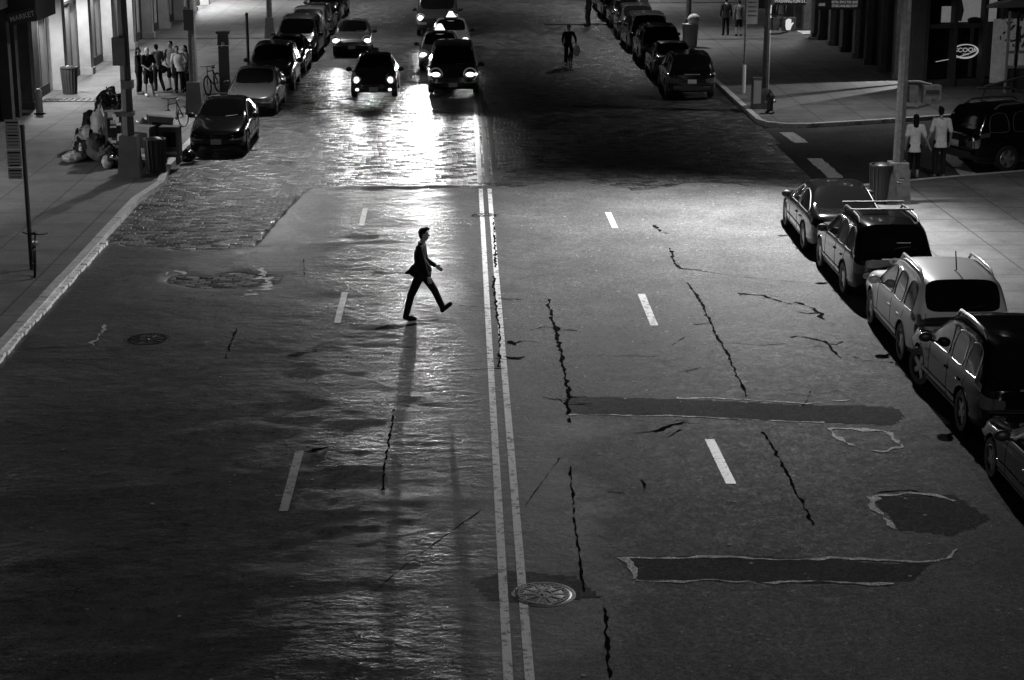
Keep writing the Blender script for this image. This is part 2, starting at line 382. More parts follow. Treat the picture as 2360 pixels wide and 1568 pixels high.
def arc(cx, cy, r, a0, a1, n=8): return [(cx+r*math.cos(R(a0+(a1-a0)*k/n)), cy+r*math.sin(R(a0+(a1-a0)*k/n))) for k in range(n+1)]
def pavement(name, edge, back, kerb_w=.2, h=.13):
    """edge: kerb line with the road on its right-hand side turned inward by kerb_w"""
    inner = []
    for i, p in enumerate(edge):
        a = Vector(edge[max(i-1, 0)]); b = Vector(edge[min(i+1, len(edge)-1)]); d = (b-a).normalized()
        inner.append((p[0]-d.y*kerb_w, p[1]+d.x*kerb_w))
    struct(MB().prism(inner+back, -.28, h, 0).build(name, 'pave', smooth=0))
    mb = MB()
    for i in range(len(edge)-1):
        L = (Vector(edge[i+1])-Vector(edge[i])).length; n = max(1, int(L/1.8))
        for k in range(n):
            a0, a1 = (k+.006)/n, (k+.994)/n; q = lambda P, t: (P[i][0]+(P[i+1][0]-P[i][0])*t, P[i][1]+(P[i+1][1]-P[i][1])*t)
            dz = random.uniform(-.012, .012)
            mb.prism([q(edge, a0), q(edge, a1), q(inner, a1), q(inner, a0)], -.28, h+.006+dz)
    struct(mb.build('kerb', 'kerb', smooth=0))
# left pavement (one long run), right near and right far corners
pavement('left_pavement', [(KL, 240), (KL, 52), (KL+.25, 49.4), (KL-.02, 46.9), (KL, 46.5), (KL, 41.9), (KL+.05, 30), (KL+.1, 12)][::-1], [(-40, 240), (-40, 12)])
c_near = arc(KR+1.9, near_kerb(KR+1.9)-1.9-.3, 1.9, 180, 115)
pavement('right_pavement', [(40, near_kerb(40))]+[(x, near_kerb(x)) for x in (30, 20, 13)]+c_near[::-1]+[(KR, 40), (KR, 12)], [(40, 12)])
c_far = arc(KR+1.3, far_kerb(KR+1.3)+1.55, 1.3, 180, 290, 8)
pavement('right_far_pavement', [(KR, 240), (KR, 68)]+c_far+[(x, far_kerb(x)) for x in (14, 20, 30, 40)], [(40, 240)])

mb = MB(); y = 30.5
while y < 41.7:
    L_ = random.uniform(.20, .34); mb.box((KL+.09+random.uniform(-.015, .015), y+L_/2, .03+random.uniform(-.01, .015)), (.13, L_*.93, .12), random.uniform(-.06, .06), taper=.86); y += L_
struct(mb.build('gutter_stones', mat('headlit_stone', .78, .45, var=.3, vscale=7, bump=.4), smooth=0))  # headlight gleam is put into the stones' pale colour
# ------------------------------------------------------------------ markings, cracks, patches
def ribbon(mb, pts, w, dz=.006, step=.12, jag=0., zf=road_z):
    P = [np.array(p, float) for p in pts]; L = []; 
    for a, b in zip(P[:-1], P[1:]):
        n = max(1, int(np.linalg.norm(b-a)/step)); L += [a+(b-a)*k/n for k in range(n)]
    L.append(P[-1]); L = np.array(L); d = np.gradient(L, axis=0); d /= np.linalg.norm(d, axis=1)[:, None]; nrm = np.stack([-d[:, 1], d[:, 0]], 1)
    wl = np.full(len(L), w/2); wr = wl.copy()
    if jag:
        n0 = len(L); ker = np.array([.25, .5, .25])
        def sm(k=1, n0=n0):
            a_ = rng.normal(size=n0+8)
            for _ in range(k): a_ = np.convolve(a_, ker, 'same')
            return a_[4:-4]*(1+.35*k)
        wob = sm(6)
        wl = wl*np.clip(.9+jag*1.3*sm(2)+.5*jag*wob, .04, 3.5); wr = wr*np.clip(.9+jag*1.3*sm(2)+.5*jag*wob, .04, 3.5)
        L = L+nrm*((sm(5)*.45+sm(1)*.18)*w*jag)[:, None]
    a = L+nrm*wl[:, None]; b = L-nrm*wr[:, None]; m_ = 5
    rows = [a+(b-a)*k/(m_-1) for k in range(m_)] if w > .3 else [a, (a+b)/2, b]
    vs = []; nr = len(rows)
    for i in range(len(L)):
        for r in rows: vs.append((r[i][0], r[i][1], float(zf(r[i][0], r[i][1]))+dz))
    mb.add(vs, [(i*nr+k, i*nr+k+1, (i+1)*nr+k+1, (i+1)*nr+k) for i in range(len(L)-1) for k in range(nr-1)])

mb = MB()
for x in (.45, .685): ribbon(mb, [(x, 15), (x, 48.55)], .108)
struct(mb.build('centre_line', 'line'))
mb = MB()
for a, b in (((842, 483), (833, 523)), ((795, 677), (777, 747)), ((691, 1044), (653, 1180))): ribbon(mb, [at(*a), at(*b)], .13)
struct(mb.build('left_lane_line', 'worn'))
mb = MB()
for a, b in (((1401, 492), (1418, 529)), ((1478, 681), (1508, 754)), ((1635, 1017), (1685, 1120))): ribbon(mb, [at(*a), at(*b)], .15)
struct(mb.build('right_lane_line', 'white_line'))
mb = MB(); zs = lambda x, y: .012*vnoise(x, y, .6, 4)+.006
for a, b in (((1877, 366), (1927, 411)), ((2178, 352), (2238, 408)), ((1812, 306), (1846, 330))): ribbon(mb, [at(*a), at(*b)], .5, dz=.006, jag=.04, zf=lambda x, y: np.maximum(zs(x, y), road_z(x, y) if x < KR else -1))
struct(mb.build('crosswalk_line', 'white_line'))
mb = MB()
for x, w in ((.50, .17), (.72, .17), (.94, .17)):
    y = 49.6
    while y < 72:
        ribbon(mb, [(x-w/2+.02, y), (x-w/2+.02, y+1.15)], .14, dz=.012, zf=lambda a, b: hz(a, b)); y += 1.18
struct(mb.build('stone_strip', 'strip'))

CR = [([(1262, 693), (1272, 730), (1283, 770), (1292, 820), (1300, 860), (1312, 905), (1308, 940), (1315, 978)], .10), ([(1585, 655), (1612, 695), (1640, 748), (1652, 782), (1668, 800), (1685, 840), (1700, 872), (1722, 918)], .07),
      ([(1510, 522), (1523, 540)], .13), ([(1545, 575), (1552, 605), (1565, 622)], .10), ([(910, 945), (900, 1005), (888, 1070), (882, 1135)], .05), ([(1315, 1080), (1322, 1180), (1332, 1260), (1345, 1370)], .05),
      ([(1390, 1395), (1398, 1470), (1405, 1568)], .07), ([(1760, 1000), (1795, 1060), (1830, 1125), (1872, 1215)], .06), ([(1137, 505), (1140, 560), (1143, 620)], .065), ([(1137, 640), (1142, 700), (1152, 760), (1150, 850)], .065),
      ([(1110, 1180), (1000, 1260), (900, 1335), (820, 1405)], .025), ([(1040, 858), (1100, 856), (1165, 852)], .05), ([(1150, 690), (1200, 700)], .05), ([(1060, 708), (1110, 712), (1160, 716)], .05), ([(1310, 825), (1420, 823), (1510, 826)], .02),
      ([(1550, 800), (1580, 780)], .04), ([(1580, 860), (1615, 852)], .04), ([(1640, 748), (1600, 752)], .06), ([(1690, 795), (1760, 800), (1810, 796)], .03), ([(1510, 1000), (1545, 985), (1585, 975)], .09), ([(1540, 1012), (1570, 995)], .07),
      ([(712, 1045), (735, 1040), (757, 1036)], .16), ([(1700, 680), (1760, 685), (1800, 700)], .10), ([(1830, 700), (1880, 715), (1900, 740)], .12), ([(1480, 1110), (1490, 1130), (1478, 1140)], .05), ([(1400, 1138), (1440, 1142)], .03),
      ([(1210, 1170), (1290, 1060)], .02), ([(1560, 620), (1700, 640), (1850, 655)], .025), ([(545, 760), (520, 830)], .05), ([(700, 600), (702, 640)], .03), ([(1170, 790), (1190, 800), (1200, 790)], .12), ([(1165, 825), (1200, 832)], .15),
      ([(1950, 820), (1990, 835), (2060, 840)], .05), ([(1870, 905), (1850, 940)], .05), ([(1260, 700), (1150, 690)], .03), ([(1850, 780), (1900, 790), (1935, 830)], .1), ([(2020, 1140), (2100, 1135), (2150, 1150)], .06)]
mb = MB()
for pts, w in CR:
    q0 = pts[0][0]
    w *= .55; q = [at(*p) for p in pts]; ribbon(mb, q, w, dz=.007, step=.045, jag=.5)
    if w >= .04:
        for k in range(len(q)):
            i = random.randrange(len(q)-1); u = random.random(); a_ = (q[i][0]+(q[i+1][0]-q[i][0])*u, q[i][1]+(q[i+1][1]-q[i][1])*u)
            L_ = random.uniform(.12, .5)*random.choice((1, -1)); ribbon(mb, [a_, (a_[0]+L_*.5, a_[1]+random.uniform(-.15, .1)), (a_[0]+L_, a_[1]+random.uniform(-.2, .15))], w*.35, dz=.0075, step=.045, jag=.6)
struct(mb.build('asphalt_cracks', 'crack'))

def patch(mb, poly, dz, step=.14, edge=.03):
    P = np.array([at(*p) for p in poly]); x0, y0 = P.min(0); x1, y1 = P.max(0)
    nx, ny = max(2, int((x1-x0)/step)), max(2, int((y1-y0)/step)); X, Y = np.meshgrid(np.linspace(x0, x1, nx+1), np.linspace(y0, y1, ny+1))
    cx_, cy_ = (X[:-1, :-1]+X[1:, 1:])/2, (Y[:-1, :-1]+Y[1:, 1:])/2; ins = np.zeros(cx_.shape, bool)
    for i in range(len(P)):
        (xa, ya), (xb, yb) = P[i], P[i-1]
        c = ((ya > cy_) != (yb > cy_)); ins ^= c & (cx_ < (xb-xa)*(cy_-ya)/np.where(yb == ya, 1e-9, yb-ya)+xa)
    Z = road_z(X, Y)+dz; vs = np.stack([X, Y, Z], -1).reshape(-1, 3); idx = np.arange(len(vs)).reshape(X.shape)
    mb.add(vs.tolist(), [(int(idx[j, i]), int(idx[j, i+1]), int(idx[j+1, i+1]), int(idx[j+1, i])) for j in range(ny) for i in range(nx) if ins[j, i]])
def outline(mb, pts, w, jag=.4, closed=False):
    q = [at(*p) for p in pts]; ribbon(mb, q+([q[0]] if closed else []), w, dz=.009, step=.045, jag=jag*1.3)
mb = MB()
patch(mb, [(1310, 917), (1500, 922), (1700, 930), (1850, 937), (2030, 940), (2072, 948), (2082, 970), (2050, 984), (1800, 975), (1550, 963), (1312, 958)], .004, .07)
patch(mb, [(1440, 1290), (1700, 1285), (1900, 1295), (2050, 1305), (2150, 1300), (2100, 1345), (1900, 1350), (1700, 1345), (1465, 1338)], .004, .05)
patch(mb, [(2010, 1150), (2200, 1145), (2280, 1200), (2200, 1240), (2070, 1225)], .004, .07)
patch(mb, [(1085, 1345), (1180, 1320), (1330, 1335), (1385, 1382), (1200, 1392), (1130, 1388)], .004, .05)
patch(mb, [(55, 778), (240, 765), (215, 800), (60, 808)], .004, .08)
struct(mb.build('trench_patch', 'asphalt_dark'))
mb = MB()
for a, b in (((1440, 1288), (2165, 1298)), ((1465, 1342), (2060, 1350))):
    n_ = 12; outline(mb, [(a[0]+(b[0]-a[0])*k/n_, a[1]+(b[1]-a[1])*k/n_+3*math.sin(k*1.3)) for k in range(n_+1)], .05, .35)
outline(mb, [(1440, 1290), (1452, 1315), (1465, 1340)], .07); outline(mb, [(2165, 1298), (2185, 1290), (2205, 1270)], .05)
outline(mb, [(1560, 920), (1700, 925), (1860, 934), (1960, 926)], .05); outline(mb, [(1310, 960), (1560, 963), (1830, 977), (1900, 978)], .035)
outline(mb, [(1910, 995), (1960, 990), (2030, 998), (2070, 1020), (2075, 1035), (2030, 1045), (1985, 1040), (1950, 1025), (1925, 1012)], .075, .5, True)
outline(mb, [(2010, 1150), (2030, 1190), (2065, 1225)], .10, .4); outline(mb, [(2010, 1150), (2080, 1142), (2160, 1146), (2200, 1160)], .05)
outline(mb, [(243, 752), (215, 803)], .07, .4)
outline(mb, [(590, 615), (618, 640), (600, 672), (560, 690)], .16, .6); outline(mb, [(380, 635), (400, 628), (430, 630)], .05, .6)
struct(mb.build('patch_edge', 'asphalt_pale'))

# scraps on the asphalt: pale flecks of gum and paper, too many to count
mb = MB()
for k in range(420):
    x = random.uniform(-7, 8); y = 17+32*random.random()**1.3
    if random.random() < .25: x = random.uniform(-3, 6)
    r = random.uniform(.012, .035); z = float(road_z(x, y))+.007; n_ = 6; ph = random.random()*6
    mb.add([(x+r*math.cos(ph+a*PI/3)*random.uniform(.6, 1.3), y+r*math.sin(ph+a*PI/3)*random.uniform(.6, 1.3), z) for a in range(n_)], [tuple(range(n_))])
o = mb.build('litter', mat('gum', .25, .8), smooth=0); o['kind'] = 'stuff'; o['label'] = 'pale flecks of gum and paper trodden into the asphalt'; o['category'] = 'litter'

def manhole(name, px, py, r, label, z=None, cat='manhole cover'):
    x, y = at(px, py); zz = float(road_z(x, y))+.006
    t = thing(name, label, cat, (x, y, zz))
    MB().lathe([(r+.05, -.03), (r+.05, .0), (r+.005, .004), (r+.005, -.02)], n=40, caps=False).build('rim', 'iron', t)
    mb = MB(); mb.lathe([(r, -.02), (r, -.002), (r*.98, .0)], n=40)
    for k in range(10):
        a = 2*PI*k/10; mb.box((.62*r*math.cos(a), .62*r*math.sin(a), .003), (.5*r, .035, .012), a)
        for q in (-.22, .22): mb.box((.80*r*math.cos(a+q), .80*r*math.sin(a+q), .003), (.14*r, .03, .010), a)
    mb.lathe([(r*.34, .0), (r*.34, .008), (r*.26, .008), (r*.26, 0)], n=24, caps=False)
    mb.lathe([(r*.93, .0), (r*.93, .009), (r*.87, .009), (r*.87, 0)], n=40, caps=False); mb.lathe([(r*.1, 0), (r*.08, .012)], n=12)
    mb.build('cover', 'steel' if r > .3 and py > 1000 else 'iron', t); return t
manhole('manhole_cover', 1253, 1375, .345, 'spoked iron manhole cover on the right edge of the double line')
manhole('manhole_cover', 1115, 499, .36, 'dark sunken manhole cover that interrupts the double line far up')
manhole('manhole_cover', 340, 785, .42, 'dark manhole cover near the left kerb gutter')
manhole('manhole_cover', 645, 377, .42, 'manhole cover in the cobbles in front of the dark parked saloon')

# ------------------------------------------------------------------ buildings
def wall_sheet(mb, x, y0, y1, z0, z1, t=.3, mi=0): mb.box((x, (y0+y1)/2, (z0+z1)/2), (t, y1-y0, z1-z0), mi=mi)
M['stucco'] = mat('pale_stucco', .34, .8, var=.2, vscale=1.2, bump=.3, bscale=25); M['stucco_dark'] = mat('dark_brick_paint', .05, .8, var=.3, vscale=2, bump=.3)
M['recess'] = mat('white_shopfront', .55, .7, var=.28, vscale=1.1); M['window_lit'] = mat('lit_window', .6, .5, emit=1.6); M['window_dim'] = mat('dim_window', .6, .5, emit=.4)
M['brick'] = mat('brick', .10, .85, var=.3, vscale=4, bump=.4)

# left warehouse: piers about five metres apart with lit recesses between them
B = thing('warehouse_building', 'long pale warehouse with lit recesses between stout piers, left side', 'building', (-15., 63, 0))
X0 = -15.0
mb = MB(); wall_sheet(mb, -.65, 0, 78, 0, 4.6); mb.build('recess_wall', 'recess', B)
mb = MB(); wall_sheet(mb, -.45, 0, 78, 4.6, 22, 0.9); mb.build('upper_wall', 'brick', B)
pier_y = [63.9, 69.4, 74.3, 79.2, 84.2, 89.2, 94.2, 99.2, 104.2, 109.2, 114.2, 119.2, 124.2, 129.2, 134.2, 139.2]
for i, y in enumerate(pier_y):
    if i > 11: continue
    mb = MB(); mb.box((-.26, y-63+.28, 2.3), (.52, .56, 4.6)); mb.box((-.24, y-63+.28, .2), (.6, .66, .4))
    mb.build('pier', 'stucco' if i else 'stucco_dark', B)
for i, y in enumerate(pier_y[:10]):                  # door leaves and panels in the recesses
    mb = MB(); mb.box((-.48, y-63+2.6, 1.5), (.04, 1.5, 3.0)); mb.build('shutter', 'stucco' if i % 3 else 'stucco_dark', B)
for i, y in enumerate(pier_y[:10]):
    mb = MB(); yy = y-63
    for a in (.75, 3.5, 4.7): mb.box((-.47, yy+a, 2.2), (.06, .09, 4.4))
    mb.box((-.47, yy+2.6, 3.15), (.07, 4.3, .12)); mb.box((-.47, yy+2.6, .25), (.08, 4.3, .5)); mb.build('shopfront_frame', 'stucco_dark', B)
bay_power = [1900, 1900, 1500, 1300, 160, 90, 60, 700, 4200, 2500]
for i, y in enumerate(pier_y[:10]):
    mb = MB(); mb.lathe([(.001, 4.52), (.11, 4.50), (.13, 4.56)], c=(-.28, y-63+2.6, 0), n=14); lm = mb.build('downlight', 'sign_lit' if bay_power[i] > 100 else 'black', B)
    spot('downlight_beam', (-.28, y-63+2.6, 4.45), (-.2, y-63+2.6, 0), bay_power[i], 150, .8, .12, B)
wpos = [(y-63+a, z) for y in pier_y[:14] for a in (1.6, 3.6) for z in (6.5, 10.5, 14.5, 18.5)]
def windows(parent, pos, dx, prob, normal=1, w=1.3, h=2.0, names=('window', 'pane')):
    fr = MB(); 
    for a in (-w/2, 0, w/2): fr.box((0, a, 0), (.08, .07, h))
    for a in (-h/2, -h/6, h/6, h/2): fr.box((0, 0, a), (.07, w, .06))
    me = pa = None
    for y, z in pos:
        if me is None:
            f = fr.build(names[0], 'black', parent); me = f.data; g = MB().box((-.03*normal, 0, 0), (.02, w-.08, h-.06)); gl = g.build(names[1], 'window_lit', f, smooth=0); pa = [gl.data, gl.data.copy(), gl.data.copy()]
            pa[1].materials[0] = M['window_dim']; pa[2].materials[0] = M['glass']
        else:
            f = link(names[0], me, parent); gl = link(names[1], pa[0], f)
        f.location = (dx, y, z); r = random.random(); gl.data = pa[0] if r < prob else pa[1] if r < prob*1.8 else pa[2]
windows(B, wpos[:96], .04, .16)
# dark shop at the near end of the left block, with its sign board
S = thing('dark_storefront', 'dark storefront with hanging sign board, nearest on the left edge', 'building', (-15, 40, 0))
mb = MB(); wall_sheet(mb, -.6, -12, 22.6, 0, 3.9); wall_sheet(mb, -.3, -12, 22.6, 3.9, 20, .8); mb.build('wall', 'stucco_dark', S)
for y in (21.2, 22.2, 19.0): mb = MB(); mb.box((-.2, y, 1.95), (.36, .4, 3.9)); mb.build('pilaster', 'stucco_dark', S)
mb = MB(); mb.box((.2, 22.6, 4.02), (1.5, 3.0, 1.2)); mb.build('canopy', 'black', S)
o = MB().box((0, 0, 0), (.95, .06, .40)).build('sign_board', 'black', S); o.location = (.50, 21.05, 3.58); o.rotation_euler = (0, R(-14), R(8))
lettering('lettering', 'MARKET', .24, 'white', o, (.02, -.04, 0), (R(90), 0, 0), .9)
mb = MB(); mb.box((-.42, 7.5, 1.7), (.05, 7, 2.6)); sw = mb.build('shop_window', mat('shop_glow', .6, .5, emit=7.), S, smooth=0)
mb = MB()
for k in range(6): mb.box((-.36, 4+k*1.4, 1.7), (.1, .1, 2.7))
mb.build('window_frame', 'black', S)

# right block with the corner shop
Cb = thing('corner_shop_building', 'dark corner shop with an oval sign on its glazed side, right edge', 'building', (17.2, 69, 0))
ang = math.atan(.17)
mb = MB()
wall_sheet(mb, .35, 2.6, 20, 0, 4.2, .3); wall_sheet(mb, .3, 0, 170, 4.2, 22, .8); mb.build('wall', 'stucco_dark', Cb)
for y in (.3, 3.0, 5.4, 8.2, 10.6, 13.2, 16.0, 18.6, 20):
    mb = MB(); mb.box((.05, y, 2.1), (.5, .42, 4.2)); mb.box((.02, y, .18), (.58, .5, .36)); mb.build('pilaster', 'stucco_dark' if y not in (3., 10.6, 16.) else 'galv', Cb)
mb = MB(); wall_sheet(mb, .6, 20, 60, 0, 4.2, .3); mb.build('shopfront', 'recess', Cb)
for k, y in enumerate((20.4, 22.8, 25.2, 29, 33, 37, 41)):
    mb = MB(); mb.box((.1, y, 2.1), (.6, .5, 4.2)); mb.build('pilaster', 'galv', Cb)
    if k < 6: mb = MB(); mb.box((.42, y+1.2, 1.8), (.06, 1.2, 3.2)); mb.build('door_panel', 'glass', Cb)
mb = MB(); mb.box((-.05, 21.6, .10), (1.0, 1.7, .2)); mb.build('doorstep', 'recess', Cb)
spot('doorway_beam', (.1, 21.6, 3.9), (-1.5, 20.6, 0), 420, 120, .6, .1, Cb)
spot('doorway_beam', (2.3, 3.0, 3.3), (-4.2, -1.9, 0), 2600, 70, .2, .04, Cb)
MB().box((.15, 1.55, 2.1), (.14, .14, 4.2)).build('door_post', 'stucco_dark', Cb)
spot('doorway_beam', (.1, 37, 3.9), (-2.5, 35, 0), 900, 140, .6, .1, Cb)
windows(Cb, [(y, z) for y in (4, 8, 12, 16, 20, 24, 28, 34, 40, 46, 52, 58) for z in (7, 11, 15, 19)], -.14, .12, -1)
# side facade along the side street
Sd = bpy.data.objects.new('side_front', None); COL.objects.link(Sd); Sd.parent = Cb; Sd.location = (.1, .1, 0); Sd.rotation_euler = (0, 0, ang)
mb = MB(); mb.box((10, .3, 2.42), (20, .3, .16)); mb.box((10, .3, .2), (20, .34, .4)); mb.box((10, .3, 12), (20, .4, 16)); mb.build('spandrel', 'stucco_dark', Sd)
for x in (.25, 1.42, 2.62, 3.4, 5.6, 9.4, 13, 17): MB().box((x, .2, 2.1), (.16, .4, 4.2)).build('mullion', 'stucco_dark', Sd)
MB().box((9.5, .42, 1.35), (19, .04, 2.0)).build('glazing', 'glass', Sd); MB().box((9.5, .44, 3.25), (19, .04, 1.5)).build('glazing', 'glass', Sd)
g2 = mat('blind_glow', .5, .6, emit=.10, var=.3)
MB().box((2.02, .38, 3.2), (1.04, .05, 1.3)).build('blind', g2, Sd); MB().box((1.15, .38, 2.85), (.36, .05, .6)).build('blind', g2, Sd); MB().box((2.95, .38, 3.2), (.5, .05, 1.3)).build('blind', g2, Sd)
mb = MB(); mb.tube([(1.66, .33, 2.6), (1.72, .33, 3.0), (1.64, .33, 3.4), (1.7, .33, 3.8)], [.10, .12, .09, .10], 8); mb.ball((2.3, .33, 2.62), (.3, .03, .12), 10, 6); mb.build('drape', 'black', Sd)
# oval emblem ring with lettering
mb = MB(); ring = [(.62*math.cos(2*PI*k/32), -.02, .40*math.sin(2*PI*k/32)) for k in range(33)]
mb.tube(ring, .035, 6, caps=False); mb.tube([(.62*math.cos(R(a)), -.02, -.40*1.1*abs(math.sin(R(a)))-.02) for a in range(230, 330, 10)], .018, 5); mb.tube([(-1.45, -.02, -.62), (-.6, -.02, -.45), (.1, -.02, -.2), (.55, -.02, .02)], .02, 5)
M['neon_x'] = mat('neon_small', .7, .4, emit=.2)
em = mb.build('oval_emblem', mat('neon', .7, .4, emit=.28), Sd); em.location = (2.02, .36, 1.45); em.scale = (.82, 1, .62)
lettering('lettering', 'SCOOP', .36, mat('neon_letters', .7, .4, emit=.25), em, (0, -.03, .06), (R(90), 0, 0), .92)
lettering('lettering', 'NYC', .15, 'neon_x', em, (.02, -.03, -.2), (R(90), 0, 0), 1.)
# estate agent's board above the shop door
sb = thing('estate_sign', 'estate agent board with phone number over the dark shop doors', 'sign', (15.95, 78.0, 2.42), 0)
MB().box((0, 0, .55), (2.0, .06, 1.25)).build('board', mat('grey_board', .05, .5), sb)
for t_, z_, s_, x_ in (('(212) 228-9478', .42, .20, .25), ('RETAIL SPACE FOR LEASE', .24, .15, .25), ('STORE AVAILABLE NOW', .08, .15, .25), ('LEASE', .14, .16, -.72)):
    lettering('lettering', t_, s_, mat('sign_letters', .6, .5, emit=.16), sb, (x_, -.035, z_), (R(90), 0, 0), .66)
# far blocks closing the street, upper floors with lit windows
for nm, lb, x, y0, n_, nrm in (('brick_building', 'brick block farther up the left side of the street', -15.4, 143, 5, 1), ('brick_building', 'brick block farther up the right side of the street', 17.6, 132, 5, -1)):
    b_ = thing(nm, lb, 'building', (x, y0, 0)); MB().box((-6*nrm, 45, 11), (12, 90, 22)).build('wall', 'brick', b_)
    windows(b_, [(6+9*k, z) for k in range(9) for z in (3, 7, 11, 15, 19)], .05*nrm, .35, nrm)

# ------------------------------------------------------------------ cars
def car_body(st, L, Wd, ws, rw, side, lights_front, lights_rear, wheels, wr, paint, crease=.35, quarter=(), lit=False):
    """cage lofted through stations, smoothed, wheel arches cut, split into parts by material. st: (y, width, sill, belt, top, top width, kind)"""
    w = Wd/2; rows = []
    for (y, wf, zb, zbelt, zt, wt, k) in st:
        a = w*wf; zm = zb+.50*(zbelt-zb)
        r = [(.7*a, zb), (.93*a, zb+.015), (.985*a, zb+.13), (1.0*a, zm), (.985*a, zbelt-.10), (.95*a, zbelt)]
        if k == 'g': r += [(wt*w, zt-.11), (wt*.94*w, zt-.035), (wt*.6*w, zt)]
        else: r += [(.90*a, zbelt+.6*(zt-zbelt)), (.80*a, zt-.008), (.45*a, zt)]
        rows.append([(x, y, z) for x, z in r])
    bm = bmesh.new(); NR = 9; V = []
    for r in rows: V.append([[bm.verts.new((s*x, y, z)) for (x, y, z) in r] for s in (1, -1)])
    cl = bm.edges.layers.float.new('crease_edge')
    PAINT, GLASS, LENS, TAIL, TRIM, ARCH, GRILLE = range(7)
    def face(vs, mi):
        f = bm.faces.new(vs); f.material_index = mi
    for i in range(len(rows)-1):
        for s in (0, 1):
            for j in range(NR-1):
                mi = PAINT
                if j in (7,) and (i == ws or i == rw): mi = GLASS
                if j == 5 and i in side: mi = GLASS
                if j == 5 and i in quarter: mi = GLASS
                if (i, j) in lights_front: mi = LENS
                if (i, j) in lights_rear: mi = TAIL
                if j <= 1: mi = TRIM
                q = [V[i][s][j], V[i+1][s][j], V[i+1][s][j+1], V[i][s][j+1]]
                face(q if s else q[::-1], mi)
        face([V[i][0][8], V[i+1][0][8], V[i+1][1][8], V[i][1][8]], GLASS if i in (ws, rw) else PAINT)
        face([V[i][1][0], V[i+1][1][0], V[i+1][0][0], V[i][0][0]], TRIM)
    for i, s_ in ((0, 1), (len(rows)-1, -1)):
        mids = [[bm.verts.new((k*x*.62, y+s_*.05, z)) for (x, y, z) in rows[i]] for k in (1, -1)]
        for j in range(NR-1):
            cols = [V[i][0][j:j+2], mids[0][j:j+2], mids[1][j:j+2], V[i][1][j:j+2]]
            for c in range(3):
                mi = PAINT
                if c != 1 and s_ == 1 and ('f', j) in lights_front: mi = LENS
                if c != 1 and s_ == -1 and ('r', j) in lights_rear: mi = TAIL
                if c == 1 and s_ == 1 and j in (2, 3): mi = GRILLE
                if j <= 1: mi = TRIM
                q = [cols[c][0], cols[c+1][0], cols[c+1][1], cols[c][1]]
                face(q if s_ == -1 else q[::-1], mi)
        for s in (0, 1): pass
        face([V[i][0][8], mids[0][8], mids[1][8], V[i][1][8]][::(1 if s_ == -1 else -1)], PAINT)
        face([V[i][0][0], mids[0][0], mids[1][0], V[i][1][0]][::(-1 if s_ == -1 else 1)], TRIM)
    bmesh.ops.recalc_face_normals(bm, faces=bm.faces)
    for e in bm.edges:
        ms = {f.material_index for f in e.link_faces}
        if len(ms) > 1: e[cl] = .85
        js = None
    for i in range(len(rows)-1):
        for s in (0, 1):
            for j, c in ((1, .5), (5, crease), (4, .2)):
                e = bm.edges.get((V[i][s][j], V[i+1][s][j]))
                if e: e[cl] = max(e[cl], c)
    me = bpy.data.meshes.new('body'); bm.to_mesh(me); bm.free()
    slots = [M[paint], M['glass'], M['head'] if lit else M['lens'], M['tail'], M['black'], M['rubber'], M['black']]
    for q in slots: me.materials.append(q)
    o = bpy.data.objects.new('tmp_body', me); COL.objects.link(o)
    m1 = o.modifiers.new('s', 'SUBSURF'); m1.levels = m1.render_levels = 2
    cut = MB()
    for y in wheels:
        for s in (1, -1): cut.lathe([(wr+.055, s*(w-.34)), (wr+.055, s*(w+.3))], c=(0, y, wr), n=28, axis='X')
    cm = cut.build('tmp_cut', [M[paint]], smooth=0)
    for q in slots[1:]: cm.data.materials.append(q)
    cm.data.polygons.foreach_set('material_index', [5]*len(cm.data.polygons))
    b = o.modifiers.new('b', 'BOOLEAN'); b.operation = 'DIFFERENCE'; b.object = cm; b.solver = 'EXACT'
    try: b.material_mode = 'INDEX'
    except Exception: pass
    dg = bpy.context.evaluated_depsgraph_get(); res = bpy.data.meshes.new_from_object(o.evaluated_get(dg))
    bpy.data.objects.remove(o); bpy.data.objects.remove(cm)
    return res, slots

